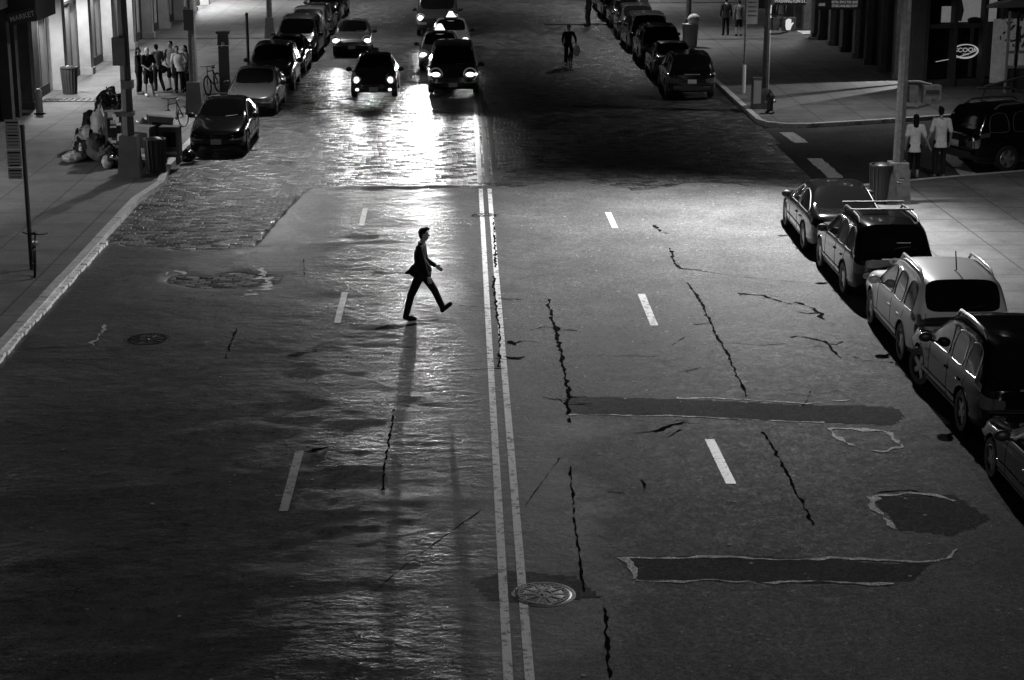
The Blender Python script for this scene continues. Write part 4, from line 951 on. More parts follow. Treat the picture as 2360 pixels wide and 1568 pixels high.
def person(name, label, P, loc, rz, top='cloth_white', legs='cloth_dark', sleeve=.5, leg=1., hair='short', shoes='cloth_black', skin='skin', voxel=.015, group=None, untuck=.12, skirt=None, jacket=False, k=1., fat=1., top_name='shirt'):
    t = thing(name, label, 'person', (loc[0], loc[1], loc[2] if len(loc) > 2 else 0), rz, group)
    tw = Matrix.Rotation(math.atan2((P['shR']-P['shL']).y, (P['shR']-P['shL']).x), 3, 'Z')
    up = (P['neck']-P['pelvis']).normalized(); lean = Vector((0, 0, 1)).rotation_difference(up).to_matrix() @ tw
    hd = P['head']; Hd = tw
    B_ = [spine_loft(P, tw, [(-.6, .13*fat, .10*fat), (0, .155*fat, .112*fat), (1, .132*fat, .10*fat), (1.7, .15*fat, .11*fat), (2.2, .16*fat, .108*fat), (2.6, .14*fat, .09*fat), (3, .06, .055)]), cap(P['shL']*.8+P['neck']*.2, P['shR']*.8+P['neck']*.2, .06, .06),
          cap(P['neck']-up*.05, hd-up*.05, .056, .052), ell(hd+Vector((0, -.005, .025)), (.074, .094, .098), Hd), ell(hd+Hd @ Vector((0, .035, -.06)), (.052, .055, .055), Hd), ell(hd+Hd @ Vector((0, .10, -.01)), (.013, .02, .022), Hd),
          ell(hd+Hd @ Vector((.076, .0, .0)), (.012, .022, .03), Hd), ell(hd+Hd @ Vector((-.076, .0, .0)), (.012, .022, .03), Hd), ell(hd+Hd @ Vector((0, .088, -.055)), (.024, .012, .008), Hd)]
    for s in 'LR':
        B_ += [cap(P['sh'+s], P['el'+s], .052, .040), cap(P['el'+s], P['wr'+s], .041, .028)]+hand(P, s)
        B_ += [cap(P['hip'+s], P['kn'+s], .083, .055), cap(P['kn'+s], P['an'+s], .055, .036), cap(P['an'+s], P['to'+s], .04, .03)]
    volume('body', B_, skin, t, voxel)
    # top
    g = 1.09; T = [spine_loft(P, tw, [(-untuck/.17, (.168+.1*untuck)*fat, (.125+.1*untuck)*fat), (.3, .160*fat, .122*fat), (1, .152*fat, .118*fat), (1.7, .166*fat, .126*fat), (2.2, .176*fat, .122*fat), (2.6, .155*fat, .10*fat), (2.9, .075, .068)]), cap(P['shL']*.86+P['neck']*.14, P['shR']*.86+P['neck']*.14, .07, .07)]
    for s in 'LR':
        e = P['el'+s]
        if sleeve <= .6: T.append(cap(P['sh'+s], P['sh'+s].lerp(e, sleeve*1.6), .068, .064))
        else: T += [cap(P['sh'+s], e, .068, .055), cap(e, e.lerp(P['wr'+s], .92), .055, .042)]
    if jacket: T += jacket
    volume(top_name, T, top, t, voxel)
    # trousers, shorts or skirt
    Q = [ell(P['pelvis'], (.165*fat, .125*fat, .13), lean)]
    if skirt:
        z0 = P['pelvis'].z; c0 = P['pelvis']; n_ = 16; vs = []; prof = [(.13, .12), (.17, 0), (.20, -.25), (skirt[0], skirt[1])]
        for r_, dz in prof: vs += [(c0.x+r_*math.cos(2*PI*a/n_), c0.y+.8*r_*math.sin(2*PI*a/n_), z0+dz) for a in range(n_)]
        Q.append(('raw', vs, [(i*n_+a, i*n_+(a+1) % n_, (i+1)*n_+(a+1) % n_, (i+1)*n_+a) for i in range(3) for a in range(n_)]+[tuple(range(n_))[::-1], tuple(range(3*n_, 4*n_))]))
    else:
        for s in 'LR':
            kn, an = P['kn'+s], P['an'+s]
            if leg > .55: Q += [cap(P['hip'+s], kn, .098, .073), cap(kn, kn.lerp(an, (leg-.5)*1.9), .073, .062)]
            else: Q += [cap(P['hip'+s], P['hip'+s].lerp(kn, leg*1.9), .10, .088)]
    volume('skirt' if skirt else 'trousers' if leg > .55 else 'shorts', Q, legs, t, voxel)
    for s in 'LR': volume('shoe', [cap(P['an'+s]-Vector((0, .015, .02)), P['to'+s], .052, .042), cap(P['an'+s]-Vector((0, .02, .035)), P['to'+s]-Vector((0, 0, .004)), .045, .04)], shoes, t, voxel)
    c = hd+Hd @ Vector((0, -.022, .045)); Hh = [ell(c, (.085, .094, .094), Hd), ell(hd+Hd @ Vector((0, -.05, -.01)), (.072, .058, .075), Hd)]
    if hair == 'long': Hh += [ell(hd+Hd @ Vector((0, -.075, -.10)), (.085, .05, .15), Hd), ell(hd+Hd @ Vector((0, -.09, -.2)), (.075, .04, .10), Hd)]
    if hair == 'tuft': Hh += [ell(hd+Hd @ Vector((0, .05, .115)), (.06, .06, .035), Hd)]
    volume('hair', Hh, 'hair' if hair != 'cap' else 'cloth_white', t, voxel)
    return t

# the man striding across the road, seen in profile (local forward +y, world +x)
Pm = pose(1.75)
Pm.update({a: Vector(v) for a, v in dict(pelvis=(0, .0, .93), belly=(0, -.015, 1.10), chest=(0, -.02, 1.31), neck=(0, .02, 1.50), head=(0, .065, 1.675),
  shR=(.19, -.03, 1.45), elR=(.23, .05, 1.15), wrR=(.22, .13, .90), shL=(-.19, .03, 1.45), elL=(-.23, .08, 1.14), wrL=(-.20, .27, 1.02),
  hipR=(.09, -.02, .90), knR=(.09, -.20, .50), anR=(.10, -.30, .10), toR=(.11, -.13, .035), hipL=(-.09, .03, .90), knL=(-.09, .25, .56), anL=(-.09, .42, .185), toL=(-.09, .56, .28)).items()})
tail = [cap((0, -.06, 1.0), (0, -.12, .96), .13, .12), cap((.05, -.12, .98), (.06, -.29, .935), .075, .022), cap((-.05, -.12, .98), (-.04, -.27, .935), .07, .022), cap((0, .06, 1.0), (0, .12, .90), .12, .08), cap((.08, .06, .98), (.09, .15, .89), .08, .05), cap((0, 0, 1.1), (0, .06, .98), .14, .15)]
mp = at(946, 738)
man = person('person', 'man in a dark suit striding across the road to the right', Pm, (mp[0]+.22, mp[1], float(road_z(mp[0]-.08, mp[1]))-.012), -PI/2, 'cloth_black', 'cloth_black', 1., 1., 'tuft', voxel=.0095, jacket=tail, untuck=.10, fat=.92, top_name='jacket')
volume('shirt_collar', [cap((-.05, -.04, 1.535), (0, .065, 1.52), .014, .014), cap((.05, -.04, 1.535), (0, .065, 1.52), .014, .014), cap((-.05, -.04, 1.535), (.05, -.04, 1.535), .014, .014)], 'cloth_white', man, .008)

# couple holding hands at the kerb, seen from behind, heads turned a little
NKZ = .02
Pw = pose(1.78, wrR=(.40, .02, .86), elR=(.27, -.03, 1.12), elL=(-.24, -.02, 1.12), wrL=(-.25, .02, .88), knL=(-.09, .03, .49), anR=(.10, -.06, .10))
wp, hp = at(2104, 413), at(2152, 411)
person('person', 'woman with long dark hair and dark capri trousers holding hands at the kerb', Pw, (wp[0], wp[1], NKZ), R(-6), 'cloth_white', 'cloth_black', .5, .78, 'long', 'cloth_pale', voxel=.011, untuck=.2, fat=.95, group='couple at the kerb')
Ph = pose(1.97, elL=(-.26, -.02, 1.14), wrL=(-.34, .02, .86), chest=(0, .01, 1.29), head=(-.02, .02, 1.635))
person('person', 'man in a loose white shirt with curly dark hair holding hands at the kerb', Ph, (hp[0]+.12, hp[1]-.02, NKZ), R(4), 'cloth_white', 'cloth_dark', .55, 1., 'tuft', 'cloth_pale', voxel=.011, untuck=.17, fat=1.05, group='couple at the kerb')

# group standing on the left pavement
GL_ = 'friends standing on the left pavement'; gz = .135
def gp(px, py): q = at(px, py, .13); return (q[0], q[1], gz)
person('person', 'woman with long dark hair, dark top and tight black trousers, first of the group', pose(1.70, elR=(.24, .1, 1.12), wrR=(.16, .24, 1.05)), gp(322, 217), R(-100), 'cloth_black', 'cloth_black', .9, 1., 'long', 'cloth_pale', group=GL_, voxel=.016)
person('person', 'fair-haired person in black top and long shorts with pale shoes, second of the group', pose(1.78, elR=(.25, .12, 1.13), wrR=(.12, .26, 1.02), elL=(-.24, .12, 1.15), wrL=(-.05, .27, 1.08), head=(.03, .08, 1.62), anL=(-.17, .05, .085), toL=(-.26, .2, .03)), gp(344, 222), R(-150), 'cloth_black', 'cloth_dark', .5, .5, 'cap', 'cloth_white', group=GL_, voxel=.016)
person('person', 'person in grey top with a dark shoulder bag, third of the group', pose(1.74, elL=(-.25, .05, 1.13), head=(-.03, .02, 1.63), anR=(.16, -.12, .085), toR=(.22, .04, .03), pelvis=(.04, 0, .93), wrR=(.15, .2, 1.02)), gp(366, 210), R(35), 'cloth_grey', 'cloth_black', .5, 1., 'short', 'cloth_black', group=GL_, voxel=.016)
person('person', 'tall man in pale shirt and black shorts, fourth of the group', pose(1.84, elL=(-.3, -.05, 1.15), wrL=(-.16, .1, .98), elR=(.3, -.04, 1.14), wrR=(.16, .1, .97), anL=(-.2, 0, .085), toL=(-.26, .16, .03)), gp(398, 209), R(150), 'cloth_pale', 'cloth_black', .5, .5, 'short', 'cloth_black', group=GL_, voxel=.016)
person('person', 'person in bright white shirt with black trousers, fifth of the group', pose(1.72, elL=(-.3, .05, 1.13), wrL=(-.2, .2, 1.1), head=(.04, .05, 1.63), pelvis=(-.04, 0, .93)), gp(414, 214), R(190), 'cloth_white', 'cloth_black', .5, 1., 'short', 'cloth_black', group=GL_, voxel=.016)
person('person', 'dark-haired person in grey shirt beside the pole, last of the group', pose(1.70), gp(431, 211), R(130), 'cloth_grey', 'cloth_black', .5, 1., 'long', 'cloth_black', group=GL_, voxel=.016)
q = gp(372, 213); o = MB().ball((0, 0, 0), (.17, .09, .15), 12, 8).tube([(-.14, 0, .05), (-.05, .0, .35), (.08, .02, .62)], .015, 6).build('shoulder_bag', 'cloth_black', None, loc=(q[0]+.12, q[1]-.12, 1.0)); tag(o, 'dark shoulder bag worn by the grey-topped person in the standing group', 'bag')
# people on the right pavement and in the road, far up
def fp(px, py): q = at(px, py, .13); return (q[0], q[1], gz)
person('person', 'pedestrian in dark top walking up the right pavement, left one of a pair', pose(1.80), fp(1672, 82), R(5), 'cloth_dark', 'cloth_black', .9, 1., 'short', voxel=.017, group='pair walking up the right pavement')
person('person', 'pedestrian in grey shirt and dark shorts walking up the right pavement', pose(1.74), fp(1702, 84), R(0), 'cloth_grey', 'cloth_dark', .5, .5, 'short', voxel=.017, group='pair walking up the right pavement')
person('person', 'woman in a pale dress standing behind the lit hand signal', pose(1.70), fp(1800, 62), R(150), 'cloth_pale', 'cloth_pale', .3, 1., 'long', voxel=.017, skirt=(.25, -.5), untuck=0)
q = at(1356, 62); person('person', 'pedestrian in black standing in the road beside the far right row', pose(1.78, knL=(-.13, .06, .49)), (q[0], q[1], .02), R(60), 'cloth_black', 'cloth_black', .9, 1., 'short', voxel=.017)

# ------------------------------------------------------------------ bicycles
def bike(name, label, loc, rz, tilt=0., m='darkmetal', r=.34, cat='bicycle', fat=.022):
    t = thing(name, label, cat, loc, rz); t.rotation_euler = (0, tilt, rz)
    for y in (.52, -.52):
        w_ = MB(); w_.tube([(0, y+r*math.cos(2*PI*k/28), r+r*math.sin(2*PI*k/28)) for k in range(29)], fat, 7, caps=False); o = w_.build('wheel', 'rubber', t)
        s_ = MB()
        for k in range(10): a = 2*PI*k/10; s_.tube([(0, y, r), (0, y+r*math.cos(a), r+r*math.sin(a))], .004, 4, caps=False)
        s_.tube([(-.05, y, r), (.05, y, r)], .02, 8); s_.build('spokes', 'steel', o)
    f = MB(); bb = (0, -.08, .30); st_ = (0, -.20, .82); hd = (0, .38, .84)
    for a, b in ((bb, st_), (bb, (0, .40, .70)), (st_, hd), (bb, (0, -.52, r)), (st_, (0, -.52, r))): f.tube([a, b], .02, 7)
    f.build('frame', m, t)
    MB().tube([hd, (0, .52, r)], .018, 7).tube([(0, .36, .80), (0, .34, 1.02)], .018, 7).build('fork', m, t)
    MB().tube([(-.29, .24, 1.05), (-.2, .33, 1.03), (0, .35, 1.02), (.2, .33, 1.03), (.29, .24, 1.05)], .016, 7).build('handlebar', 'black', t)
    MB().ball((0, -.24, .93), (.07, .13, .035), 12, 8).tube([st_, (0, -.24, .92)], .015, 6).build('saddle', 'black', t)
    return t
bq = at(405, 300, .13); bike('bicycle', 'dark bicycle standing on the left pavement behind the newspaper boxes', (bq[0], bq[1]+.2, .135), PI-R(20), R(4))
bq = at(512, 212, .13); bike('bicycle', 'dark bicycle leaning on the parking payment column', (bq[0]-.25, bq[1]-.4, .135), PI-R(14), R(6), fat=.03)
cy = at(1310, 155); cb = bike('bicycle', 'bicycle ridden towards the camera up the dark right lane', (cy[0], cy[1], .02), PI+R(6), 0)
Pc = pose(1.74, pelvis=(0, -.22, .99), belly=(0, -.17, 1.15), chest=(0, -.06, 1.32), neck=(0, 0, 1.48), head=(0, .05, 1.64), shL=(-.19, .0, 1.42), shR=(.19, .0, 1.42), elL=(-.28, .14, 1.20), wrL=(-.28, .26, 1.06), elR=(.28, .12, 1.18), wrR=(.29, .24, 1.04),
   hipL=(-.09, -.2, .95), knL=(-.13, .17, .72), anL=(-.12, .0, .30), toL=(-.13, .16, .27), hipR=(.09, -.2, .95), knR=(.13, .12, .60), anR=(.12, -.06, .16), toR=(.13, .1, .13))
person('person', 'cyclist in a dark jacket open over a pale shirt riding with a white bag', Pc, (cy[0], cy[1], .02), PI+R(6), 'cloth_dark', 'cloth_black', .9, 1., 'short', 'cloth_white', voxel=.015)
bag = MB(); bag.ball((0, 0, -.18), (.15, .09, .24), 14, 10); bag.tube([(-.05, 0, .02), (-.02, 0, .12), (.03, 0, .12), (.06, 0, .02)], .012, 6)
o = bag.build('carrier_bag', 'cloth_white', None, loc=(cy[0]+.33, cy[1]-.24, .90)); tag(o, 'white carrier bag hanging from the cyclist hand', 'bag')

# ------------------------------------------------------------------ street furniture
M['lit_lamp'] = mat('lit_lamp', .8, .3, emit=2.5)
def post(name, label, x, y, h, r0, r1, m, base=None, cat='lamp post', z=.13, arm=None, lamp=None, power=0, octo=8, aim=None, arm2=None, power2=0, lit=False, cone=122):
    t = thing(name, label, cat, (x, y, z)); MB().tube([(0, 0, 0), (0, 0, h)], [r0, r1], octo).build('pole', m, t)
    if base: MB().box((0, 0, base[1]/2), (base[0], base[0], base[1]), taper=.74).build('base', m, t)
    for ar, pw in ((arm, power), (arm2, power2)):
        if not ar: continue
        dx, dy = ar; MB().tube([(0, 0, h-1.2), (dx*.25, dy*.25, h-.3), (dx*.6, dy*.6, h+.15), (dx, dy, h+.25)], [.05, .045, .04, .035], 8).build('arm', m, t)
        MB().ball((dx*1.08, dy*1.08, h+.22), (.34, .22, .10), 14, 8).build('lamp_head', 'darkmetal', t)
        MB().ball((dx*1.1, dy*1.1, h+.12), (.20, .15, .07), 14, 8).build('lamp_glass', M['lit_lamp'] if pw or lit else 'lens', t)
        if pw: spot('lamp_beam', (dx*1.1, dy*1.1, h+.02), aim if aim and ar is arm else (dx*1.1, dy*1.1, 0), pw, cone if aim else 138, 1., .12, t)
    return t
# right corner pole with its pedestrian signal and lamp overhead
rp = at(2065, 467, .13)
t = post('street_lamp', 'tall galvanised lamp post with square base on the near right corner', rp[0], rp[1], 9.0, .15, .09, 'galv', (.62, 1.05), arm=(-2.0, -.3), power=LAMP_W['corner'], aim=(-6.2, -4.4, 0), cone=113, arm2=(2.0, -1.8), power2=LAMP_W['walk'])
for k in range(5): MB().box((.02*k-.03, -.31+.06*.2, .55+.03*k), (.12, .012, .02), rx=0, rz=0).build('sticker', 'white' if k % 2 else 'black', t)
def ped_signal(parent_xy, z, side, label, lit):
    t = thing('pedestrian_signal', label, 'signal', (parent_xy[0], parent_xy[1], z))
    MB().box((side*.62, 0, 0), (.44, .30, .46)).build('housing', 'galv', t); MB().box((side*.16, .05, 0), (.22, .26, .42)).build('bracket_box', 'galv', t)
    for zz in (.32, -.34): MB().tube([(0, 0, zz), (side*.30, 0, zz), (side*.62, 0, zz*.75)], .03, 7).build('bracket', 'galv', t)
    if lit:
        poly = [(-.09, -.19), (.05, -.19), (.10, -.04), (.165, .05), (.135, .075), (.075, .03), (.075, .17), (.045, .185), (.03, .19), (-.03, .195), (-.075, .18), (-.12, .13), (-.125, -.05)]
        mb = MB(); n = len(poly); mb.add([(x, 0, y) for x, y in poly]+[(x, .012, y) for x, y in poly], [tuple(range(n)), tuple(range(n, 2*n))[::-1]]+[(k, (k+1) % n, n+(k+1) % n, n+k) for k in range(n)])
        o = mb.build('lit_hand', mat('hand_lamp', .5, .4, emit=.55), t, smooth=0); o.location = (side*.60, -.165, 0)
    else:
        MB().box((side*.62, -.155, .07), (.34, .012, .11)).build('louvre', 'black', t); MB().box((side*.63, -.155, -.12), (.06, .012, .03)).build('slot', 'black', t)
    return t
ped_signal((rp[0]+.12, rp[1]), 2.90, 1, 'unlit pedestrian signal on the near right lamp post', False)
# right far signal pole with street sign and lit hand
sp = at(1762, 250, .13)
t = post('signal_pole', 'pale signal pole carrying the street name sign, far right corner', sp[0], sp[1], 7., .13, .10, 'galv', (.4, .7), 'signal pole', arm=(2.2, -.6), power=LAMP_W['signal'])
post('street_lamp', 'added unseen lamp post on the right pavement below the viewpoint', 11.4, 3, 9., .14, .09, 'galv', (.5, 1.), arm=(-1.8, 0), power=LAMP_W['added_right'], aim=(-1., 30, 0))  # added out of view to light the tails of the parked cars
post('street_lamp', 'added unseen lamp post on the left pavement below the viewpoint', -10.2, 3, 9., .14, .09, 'galv', (.5, 1.), arm=(-1., 0), power=LAMP_W['added_left'], aim=(-1., 30, 0))  # added out of view to brighten the near left sign panels
ped_signal((sp[0]+.12, sp[1]), 3.05, 1, 'pedestrian signal showing a lit hand on the far right pole', True)
ss = thing('street_sign', 'street name sign reading WASHINGTON ST. on the far right signal pole', 'sign', (sp[0]+.74, sp[1]-.1, 3.84))
MB().box((0, 0, 0), (1.12, .03, .26)).build('panel', 'black', ss); lettering('lettering', 'WASHINGTON ST.', .165, mat('sign_white', .7, .5, emit=.12), ss, (0, -.02, 0), (R(90), 0, 0), .80)
MB().box((-.62, -.0, .0), (.12, .04, .26)).build('bracket', 'galv', ss)
gp_ = at(1713, 215, .13); t = thing('parking_sign', 'tall pale parking sign on a thin post beside the far right row', 'sign', (gp_[0], gp_[1], .13))
MB().tube([(0, 0, 0), (0, 0, 3.7)], .035, 8).build('post', 'galv', t); MB().tube([(0, 0, 0), (0, 0, 1.05)], .075, 10).build('sleeve', 'white', t); MB().box((.22, -.03, 3.1), (.42, .02, 1.1)).build('panel', 'stucco', t)
for k in range(5): MB().box((.22, -.045, 3.5-.16*k), (.34, .008, .05)).build('print_line', 'galv', t)
hy = at(1774, 262, .13); t = thing('fire_hydrant', 'dark fire hydrant at the foot of the far right signal pole', 'hydrant', (hy[0], hy[1], .13))
MB().lathe([(.16, 0), (.16, .06), (.11, .09), (.11, .52), (.15, .55), (.15, .60), (.11, .66), (.05, .74), (.03, .80)], n=14).build('barrel', 'iron', t)
for s in (1, -1): MB().lathe([(.06, 0), (.06, .08), (.035, .10)], c=(0, 0, .42), n=10, axis='X').build('outlet', 'steel', t).scale = (s*1.9, 1, 1)
cbx = at(1756, 250, .13); o = thing('control_cabinet', 'pale control cabinet strapped to the far right signal pole', 'cabinet', (cbx[0]-.22, cbx[1]-.1, .13)); MB().box((0, 0, .55), (.34, .3, 1.1)).build('housing', 'galv', o); MB().box((0, -.16, .6), (.26, .012, .8)).build('door', 'white', o)
# bins
def bin_(name, label, px, py, r, h, m, bagm=None):
    q = at(px, py, .13); t = thing(name, label, 'litter bin', (q[0], q[1], .13)); mb = MB(); mb.lathe([(r*.82, 0), (r, h*.95), (r*1.06, h*.96), (r*1.06, h), (r*.9, h), (r*.75, .1)], n=18, caps=False)
    for k in range(18): a = 2*PI*k/18; mb.tube([(r*.84*math.cos(a), r*.84*math.sin(a), .02), (r*1.02*math.cos(a), r*1.02*math.sin(a), h*.95)], .014, 5)
    mb.build('basket', m, t); MB().ball((0, 0, h*.86), (r*.9, r*.9, h*.2), 14, 8).build('bin_bag', bagm or 'black', t); return t
bin_('litter_bin', 'black litter bin beside the base of the near right lamp post', 2028, 468, .30, 1.0, 'black')
bin_('litter_bin', 'black litter bin between the newspaper boxes on the left', 360, 397, .30, .95, 'black')
bin_('litter_bin', 'round bin standing against a lit pier of the left warehouse', 162, 217, .30, 1.0, 'stucco_dark')
t = bin_('litter_bin', 'overfull litter bin with a white bag beside the far right row', 1590, 108, .36, 1.05, 'stucco', 'cloth_white'); MB().ball((.15, -.05, 1.25), (.3, .26, .26), 14, 10).build('white_sack', 'cloth_white', t)
# bollards, grate and meters
bo = at(92, 263, .13); t = thing('bollard', 'short pale bollard at the foot of the first warehouse pier', 'bollard', (bo[0], bo[1], .13)); MB().lathe([(.12, 0), (.12, .78), (.06, .86)], n=12).build('post', 'white', t); MB().lathe([(.19, 0), (.19, .05)], n=12).build('foot_plate', 'iron', t)
g = MB(); gq = at(165, 232, .13)
for k in range(11): g.box((-1.05+.21*k, 0, 0), (.12, .75, .03))
for y in (-.36, .36): g.box((0, y, 0), (2.3, .06, .028))
t = tag(g.build('cellar_grate', 'iron', None, loc=(gq[0]+.1, gq[1], .142)), 'dark iron cellar grate set in the bright left pavement', 'grate')
mq = at(519, 212, .13); t = thing('parking_meter', 'dark parking payment column with a P mark, left pavement', 'parking meter', (mq[0], mq[1], .13))
MB().box((0, 0, .85), (.36, .3, 1.7)).build('cabinet', 'black', t); MB().box((0, 0, 1.95), (.42, .24, .42), taper=.9).build('head', 'black', t); MB().box((.0, 0, 2.2), (.5, .3, .08)).build('solar_panel', 'darkmetal', t)
lettering('lettering', 'P', .26, 'white', t, (.0, -.16, 1.75), (R(90), 0, 0))
mq = at(577, 160, .13); t = thing('sign_post', 'thin dark post without a panel behind the left parked row', 'post', (mq[0], mq[1]-.6, .13)); MB().tube([(0, 0, 0), (0, 0, 2.3)], .06, 8).build('post', 'black', t); MB().ball((0, 0, 2.3), .075, 10, 6).build('post_cap', 'black', t)
# left lamp posts
lp = at(302, 407, .13); t = post('street_lamp', 'dark lamp post with boxes strapped on it by the pile of rubbish sacks', lp[0], lp[1], 9.0, .17, .10, 'stucco_dark', (.62, 1.15), arm=(1.8, 0))
for z_, s_, x_ in ((3.45, (.34, .34, .75), -.12), (2.55, (.30, .30, .22), .05), (1.75, (.36, .36, .12), 0)): MB().box((x_, -.05, z_), s_).build('strapped_box', 'stucco_dark', t)
lp = at(450, 262, .13); t = post('street_lamp', 'dark lamp post with pale strips beside the standing group', lp[0], lp[1], 9.0, .16, .09, 'galv', (.60, 1.1), arm=(2.4, 0), power=LAMP_W['left'], aim=(0, -5, 0), cone=98)
MB().box((-.05, -.12, 3.2), (.34, .26, .7)).build('control_box', 'darkmetal', t); t.children[1].data.materials[0] = M['stucco_dark']
for x, y, px in ((-9.3, 89, 1), (-9.3, 112, 1), (10.8, 88, -1), (10.8, 110, -1), (-9.3, 135, 1), (10.8, 132, -1), (-9.3, 160, 1), (10.8, 154, -1), (-9.3, 186, 1), (10.8, 178, -1), (-9.3, 212, 1), (10.8, 205, -1)):
    post('street_lamp', 'lamp post farther up the street', x, y, 9., .14, .09, 'galv', (.5, 1.), arm=(2.2*px, 0), power=4500 if y < 90 else LAMP_W['far'] if y < 120 else 0, lit=True)['group'] = 'lamp posts farther up the street'
for o_ in [o for o in COL.objects if o.get('label') == 'lamp post farther up the street']:
    pass
# near left sign post with a scooter chained to it
np_ = at(74, 622, .13); t = thing('parking_sign', 'black sign post with two tall pale panels, near left pavement', 'sign', (np_[0], np_[1], .13))
MB().tube([(0, 0, 0), (0, 0, 3.12)], .05, 10).build('post', 'black', t)
for z_, h_ in ((2.93, .62), (2.42, .36), (2.10, .24)):
    p_ = MB().box((-.205, -.02, z_), (.30, .018, h_)).build('panel', 'white', t)
    for k in range(int(h_/.07)): MB().box((-.205, -.034, z_+h_/2-.06-.068*k), (.22 if k % 3 else .26, .006, .016 if k % 4 else .034)).build('print_line', 'darkmetal', p_)
bq = (np_[0]+.10, np_[1]-.25, .135); sc_ = bike('bicycle', 'small dark bicycle chained to the near left sign post', bq, PI+R(14), R(-5), fat=.03); sc_.scale = (.9, .9, .86)
MB().lathe([(.07, 0), (.07, .08), (.05, .09)], c=(0, .46, .84), n=14, axis='Y').build('front_lamp', 'rim', sc_)

# newspaper boxes and rubbish left of the first parked car
def newsbox(label, px, py, rz, m, w=.5, h=1.1, lean=0.):
    q = at(px, py, .13); t = thing('newspaper_box', label, 'newspaper box', (q[0], q[1], .13)); t.rotation_euler = (0, lean, rz)
    MB().box((0, 0, h*.55), (w, .42, h*.72)).build('cabinet', m, t); MB().box((0, -.217, h*.64), (w*.72, .012, h*.36)).build('window', 'glass', t); MB().box((0, -.222, h*.30), (w*.8, .014, .08)).build('handle_bar', 'steel', t)
    for s in (1, -1): MB().box((s*w*.36, 0, h*.1), (.06, .36, h*.2)).build('leg', m, t)
    MB().box((0, 0, h*.93), (w*1.04, .44, .05)).build('hood', m, t)
    return t
NB = 'newspaper boxes by the left lamp post'
for lb, px, py, rz, m, w_, h_, ln in (('dark newspaper box covered in stickers, left of the lamp post', 268, 372, .1, 'stucco_dark', .5, 1.55, 0), ('pale edged newspaper box right of the lamp post', 330, 385, -.25, 'galv', .55, 1.25, .05), ('tilted grey newspaper box in the middle of the row', 362, 368, .3, 'stucco_dark', .7, 1.35, .12), ('newspaper box with a pale window frame, nearest the parked car', 396, 378, -.08, 'stucco_dark', .55, 1.15, 0)):
    newsbox(lb, px, py, rz, m, w_, h_, ln)['group'] = NB
nb0 = [q for q in COL.objects if q.get('label', '').startswith('dark newspaper box covered')][0]
for k in range(14): MB().box((random.uniform(-.18, .18), -.232-.0016*k, random.uniform(.45, 1.4)), (random.uniform(.08, .2), .0012, random.uniform(.06, .16))).build('sticker', 'white' if k % 3 else 'stucco', nb0, smooth=0)
def sack(label, px, py, r, m, z=.0, rot=0):
    q = at(px, py, .13); mb = MB(); mb.ball((0, 0, r[2]*.92), r, 32, 22); mb.tube([(0, 0, r[2]*1.7), (.02, 0, r[2]*1.95), (.06, .02, r[2]*2.15)], [.07, .03, .06], 8)
    for i, v in enumerate(mb.v):
        k_ = 1+.42*float(vnoise(v[0]*3+px, v[1]*3+v[2]*2, 1.6, 3))+.34*float(vnoise(v[0]*7+px, v[2]*7+v[1]*5, 1.2, 6))+.16*float(vnoise(v[0]*17+px, v[2]*15+v[1]*13, 1.2, 9)); mb.v[i] = (v[0]*k_, v[1]*k_, max(0, v[2]*k_))
    o = mb.build('rubbish_sack', m, None, 28, (q[0], q[1], .13+z), rot); return tag(o, label, 'rubbish sack', 'rubbish sacks heaped by the left lamp post')
M['sack'] = mat('sack_plastic', .012, .22, coat=.5, bump=.6, bscale=9); M['sack_white'] = mat('white_sack', .32, .4, bump=.5, bscale=9)
for lb, px, py, r, m, z_ in (('black rubbish sack at the top of the heap', 250, 352, (.42, .4, .42), 'sack', .42), ('grey sack low in the middle of the heap', 238, 372, (.45, .45, .40), 'stucco_dark', 0), ('black sack behind the stickered newspaper box', 272, 345, (.4, .4, .5), 'sack', .35),
                             ('pale sack with a black rim on the left shoulder of the heap', 214, 352, (.32, .3, .24), 'sack_white', .35), ('black sack at the left foot of the heap', 208, 365, (.42, .4, .3), 'sack', 0), ('small white sack at the far left of the heap', 186, 352, (.24, .22, .22), 'sack_white', .1),
                             ('pale flattened sack lying at the front left of the heap', 172, 372, (.45, .3, .14), 'sack_white', 0), ('small white parcel sack in front of the heap', 222, 372, (.12, .1, .2), 'sack_white', .05), ('black sack to the right of the lamp post', 316, 372, (.36, .34, .4), 'sack', 0), ('small black sack at the foot of the stickered box', 265, 385, (.24, .22, .2), 'sack', 0), ('big black sack at the very top of the heap', 256, 340, (.45, .42, .5), 'sack', .75), ('black sack behind the left shoulder of the heap', 225, 345, (.45, .42, .42), 'sack', .25), ('long pale sack draped down the left side of the heap', 232, 358, (.2, .3, .5), 'sack_white', .35), ('black sack at the back foot of the heap', 200, 345, (.38, .36, .32), 'sack', 0), ('crumpled pale sack right of the lamp post', 335, 360, (.38, .3, .4), 'sack_white', .25), ('small pale sack beside the stickered box', 248, 388, (.18, .16, .16), 'sack_white', 0), ('black sack in the gutter before the black parked saloon', 432, 366, (.24, .2, .16), 'sack', -.1)): sack(lb, px, py, r, m, z_, px*.3)
bx = at(345, 345, .13); t = MB().box((0, 0, 0), (1.5, .9, .03), rx=R(24)).build('cardboard_sheet', mat('card', .25, .8), None, loc=(bx[0], bx[1]+.2, 1.0), rz=.1); tag(t, 'long flat cardboard sheet leaning behind the newspaper boxes', 'cardboard')
bx = at(425, 372, .0); t = MB().box((0, 0, .03), (.75, .12, .04), .5).box((.1, .1, .06), (.7, .12, .04), -.5).build('wooden_slats', 'stucco', None, loc=(bx[0], bx[1], .03)); tag(t, 'pale broken slats in the gutter before the black parked saloon', 'slats')
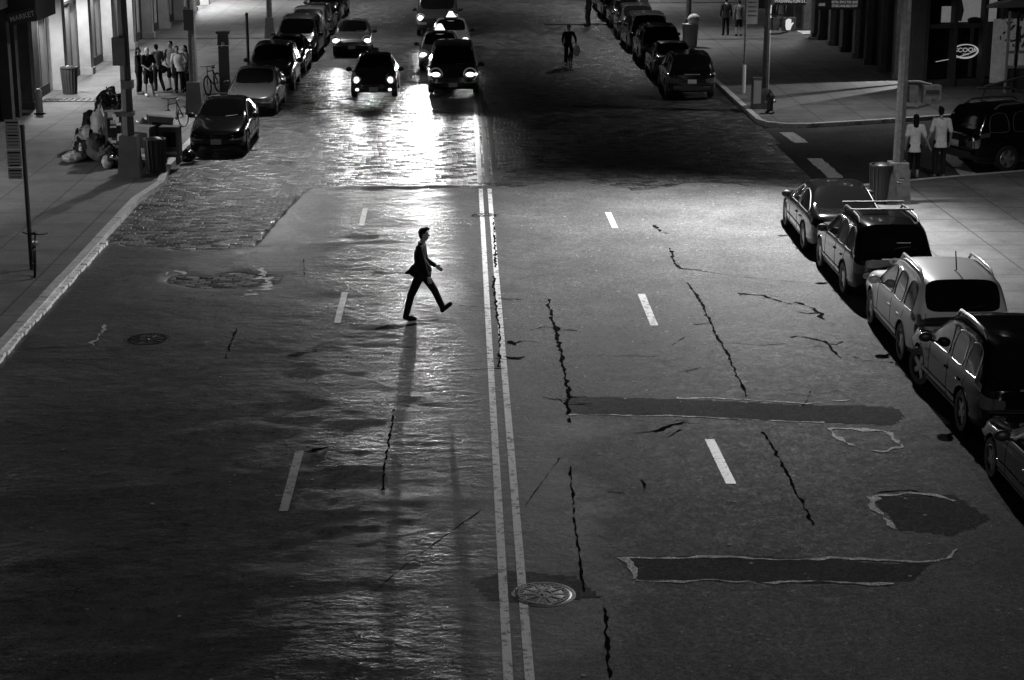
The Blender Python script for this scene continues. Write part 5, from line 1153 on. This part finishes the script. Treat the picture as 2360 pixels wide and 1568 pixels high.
# speed hump plates far up the road
q = at(1345, 56); t = MB().box((0, 0, .02), (4.2, 1.0, .05)).box((.5, -.2, .05), (1.1, .3, .03)).build('steel_road_plate', 'iron', None, loc=(q[0], q[1], .01)); tag(t, 'steel plate lying across the far right lane', 'road plate')

# outdoor cafe frame with a slanting roof on the right edge
cq = at(2318, 240, .13); t = thing('cafe_pavilion', 'pale framed outdoor cafe pavilion with sloping roof, right edge', 'pavilion', (20.2, 67.6, .13), ang)
for x in (0, .35, .9, 1.6, 3.5): MB().box((x, 0, 1.5), (.07, .10, 3.0)).build('upright', 'stucco' if x != .35 else 'black', t)
for z_ in (.95, 1.5): MB().box((1.75, 0, z_), (3.5, .08, .10)).build('rail', 'stucco', t)
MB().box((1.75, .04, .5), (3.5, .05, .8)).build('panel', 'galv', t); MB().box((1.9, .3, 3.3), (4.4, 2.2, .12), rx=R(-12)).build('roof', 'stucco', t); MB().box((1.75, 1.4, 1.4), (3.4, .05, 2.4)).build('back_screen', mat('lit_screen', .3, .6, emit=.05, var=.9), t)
pl = MB()
for k in range(160):
    a = random.uniform(0, 3.3); z_ = random.uniform(1.6, 2.9); y_ = random.uniform(.3, .7); n_ = Vector((random.gauss(0, 1), random.gauss(0, 1), random.gauss(0, 1))).normalized(); u_ = n_.orthogonal()*.09; w_ = n_.cross(u_)*.5
    c_ = Vector((a, y_, z_)); pl.add([c_-u_, c_+w_, c_+u_, c_-w_], [(0, 1, 2, 3)])
pl.tube([(.6, .5, 0), (.7, .5, 2.4)], .04, 6); pl.tube([(2.4, .5, 0), (2.3, .5, 2.4)], .04, 6)
o = pl.build('potted_tree', mat('leaf', .07, .6), None, smooth=0, loc=(20.2, 67.6, .13), rz=ang); tag(o, 'small leafy trees behind the rails of the cafe pavilion', 'plant')
o = thing('street_barrier', 'pale folding barrier lying on the side street pavement behind the black SUV', 'barrier', (at(2300, 215, .13)[0], at(2300, 215, .13)[1]-2.2, .13), ang)
for a_, b_ in (((-1.2, 0, .55), (.6, 0, .95)), ((-1.5, 0, .5), (-.2, 0, .48)), ((-.3, 0, .5), (.3, 0, .3)), ((.6, 0, .95), (1.6, 0, 1.05)), ((-1.2, .3, 0), (-1.2, 0, .55)), ((.6, .3, 0), (.6, 0, .95))): MB().tube([a_, b_], .045, 7).build('bar', 'galv', o)
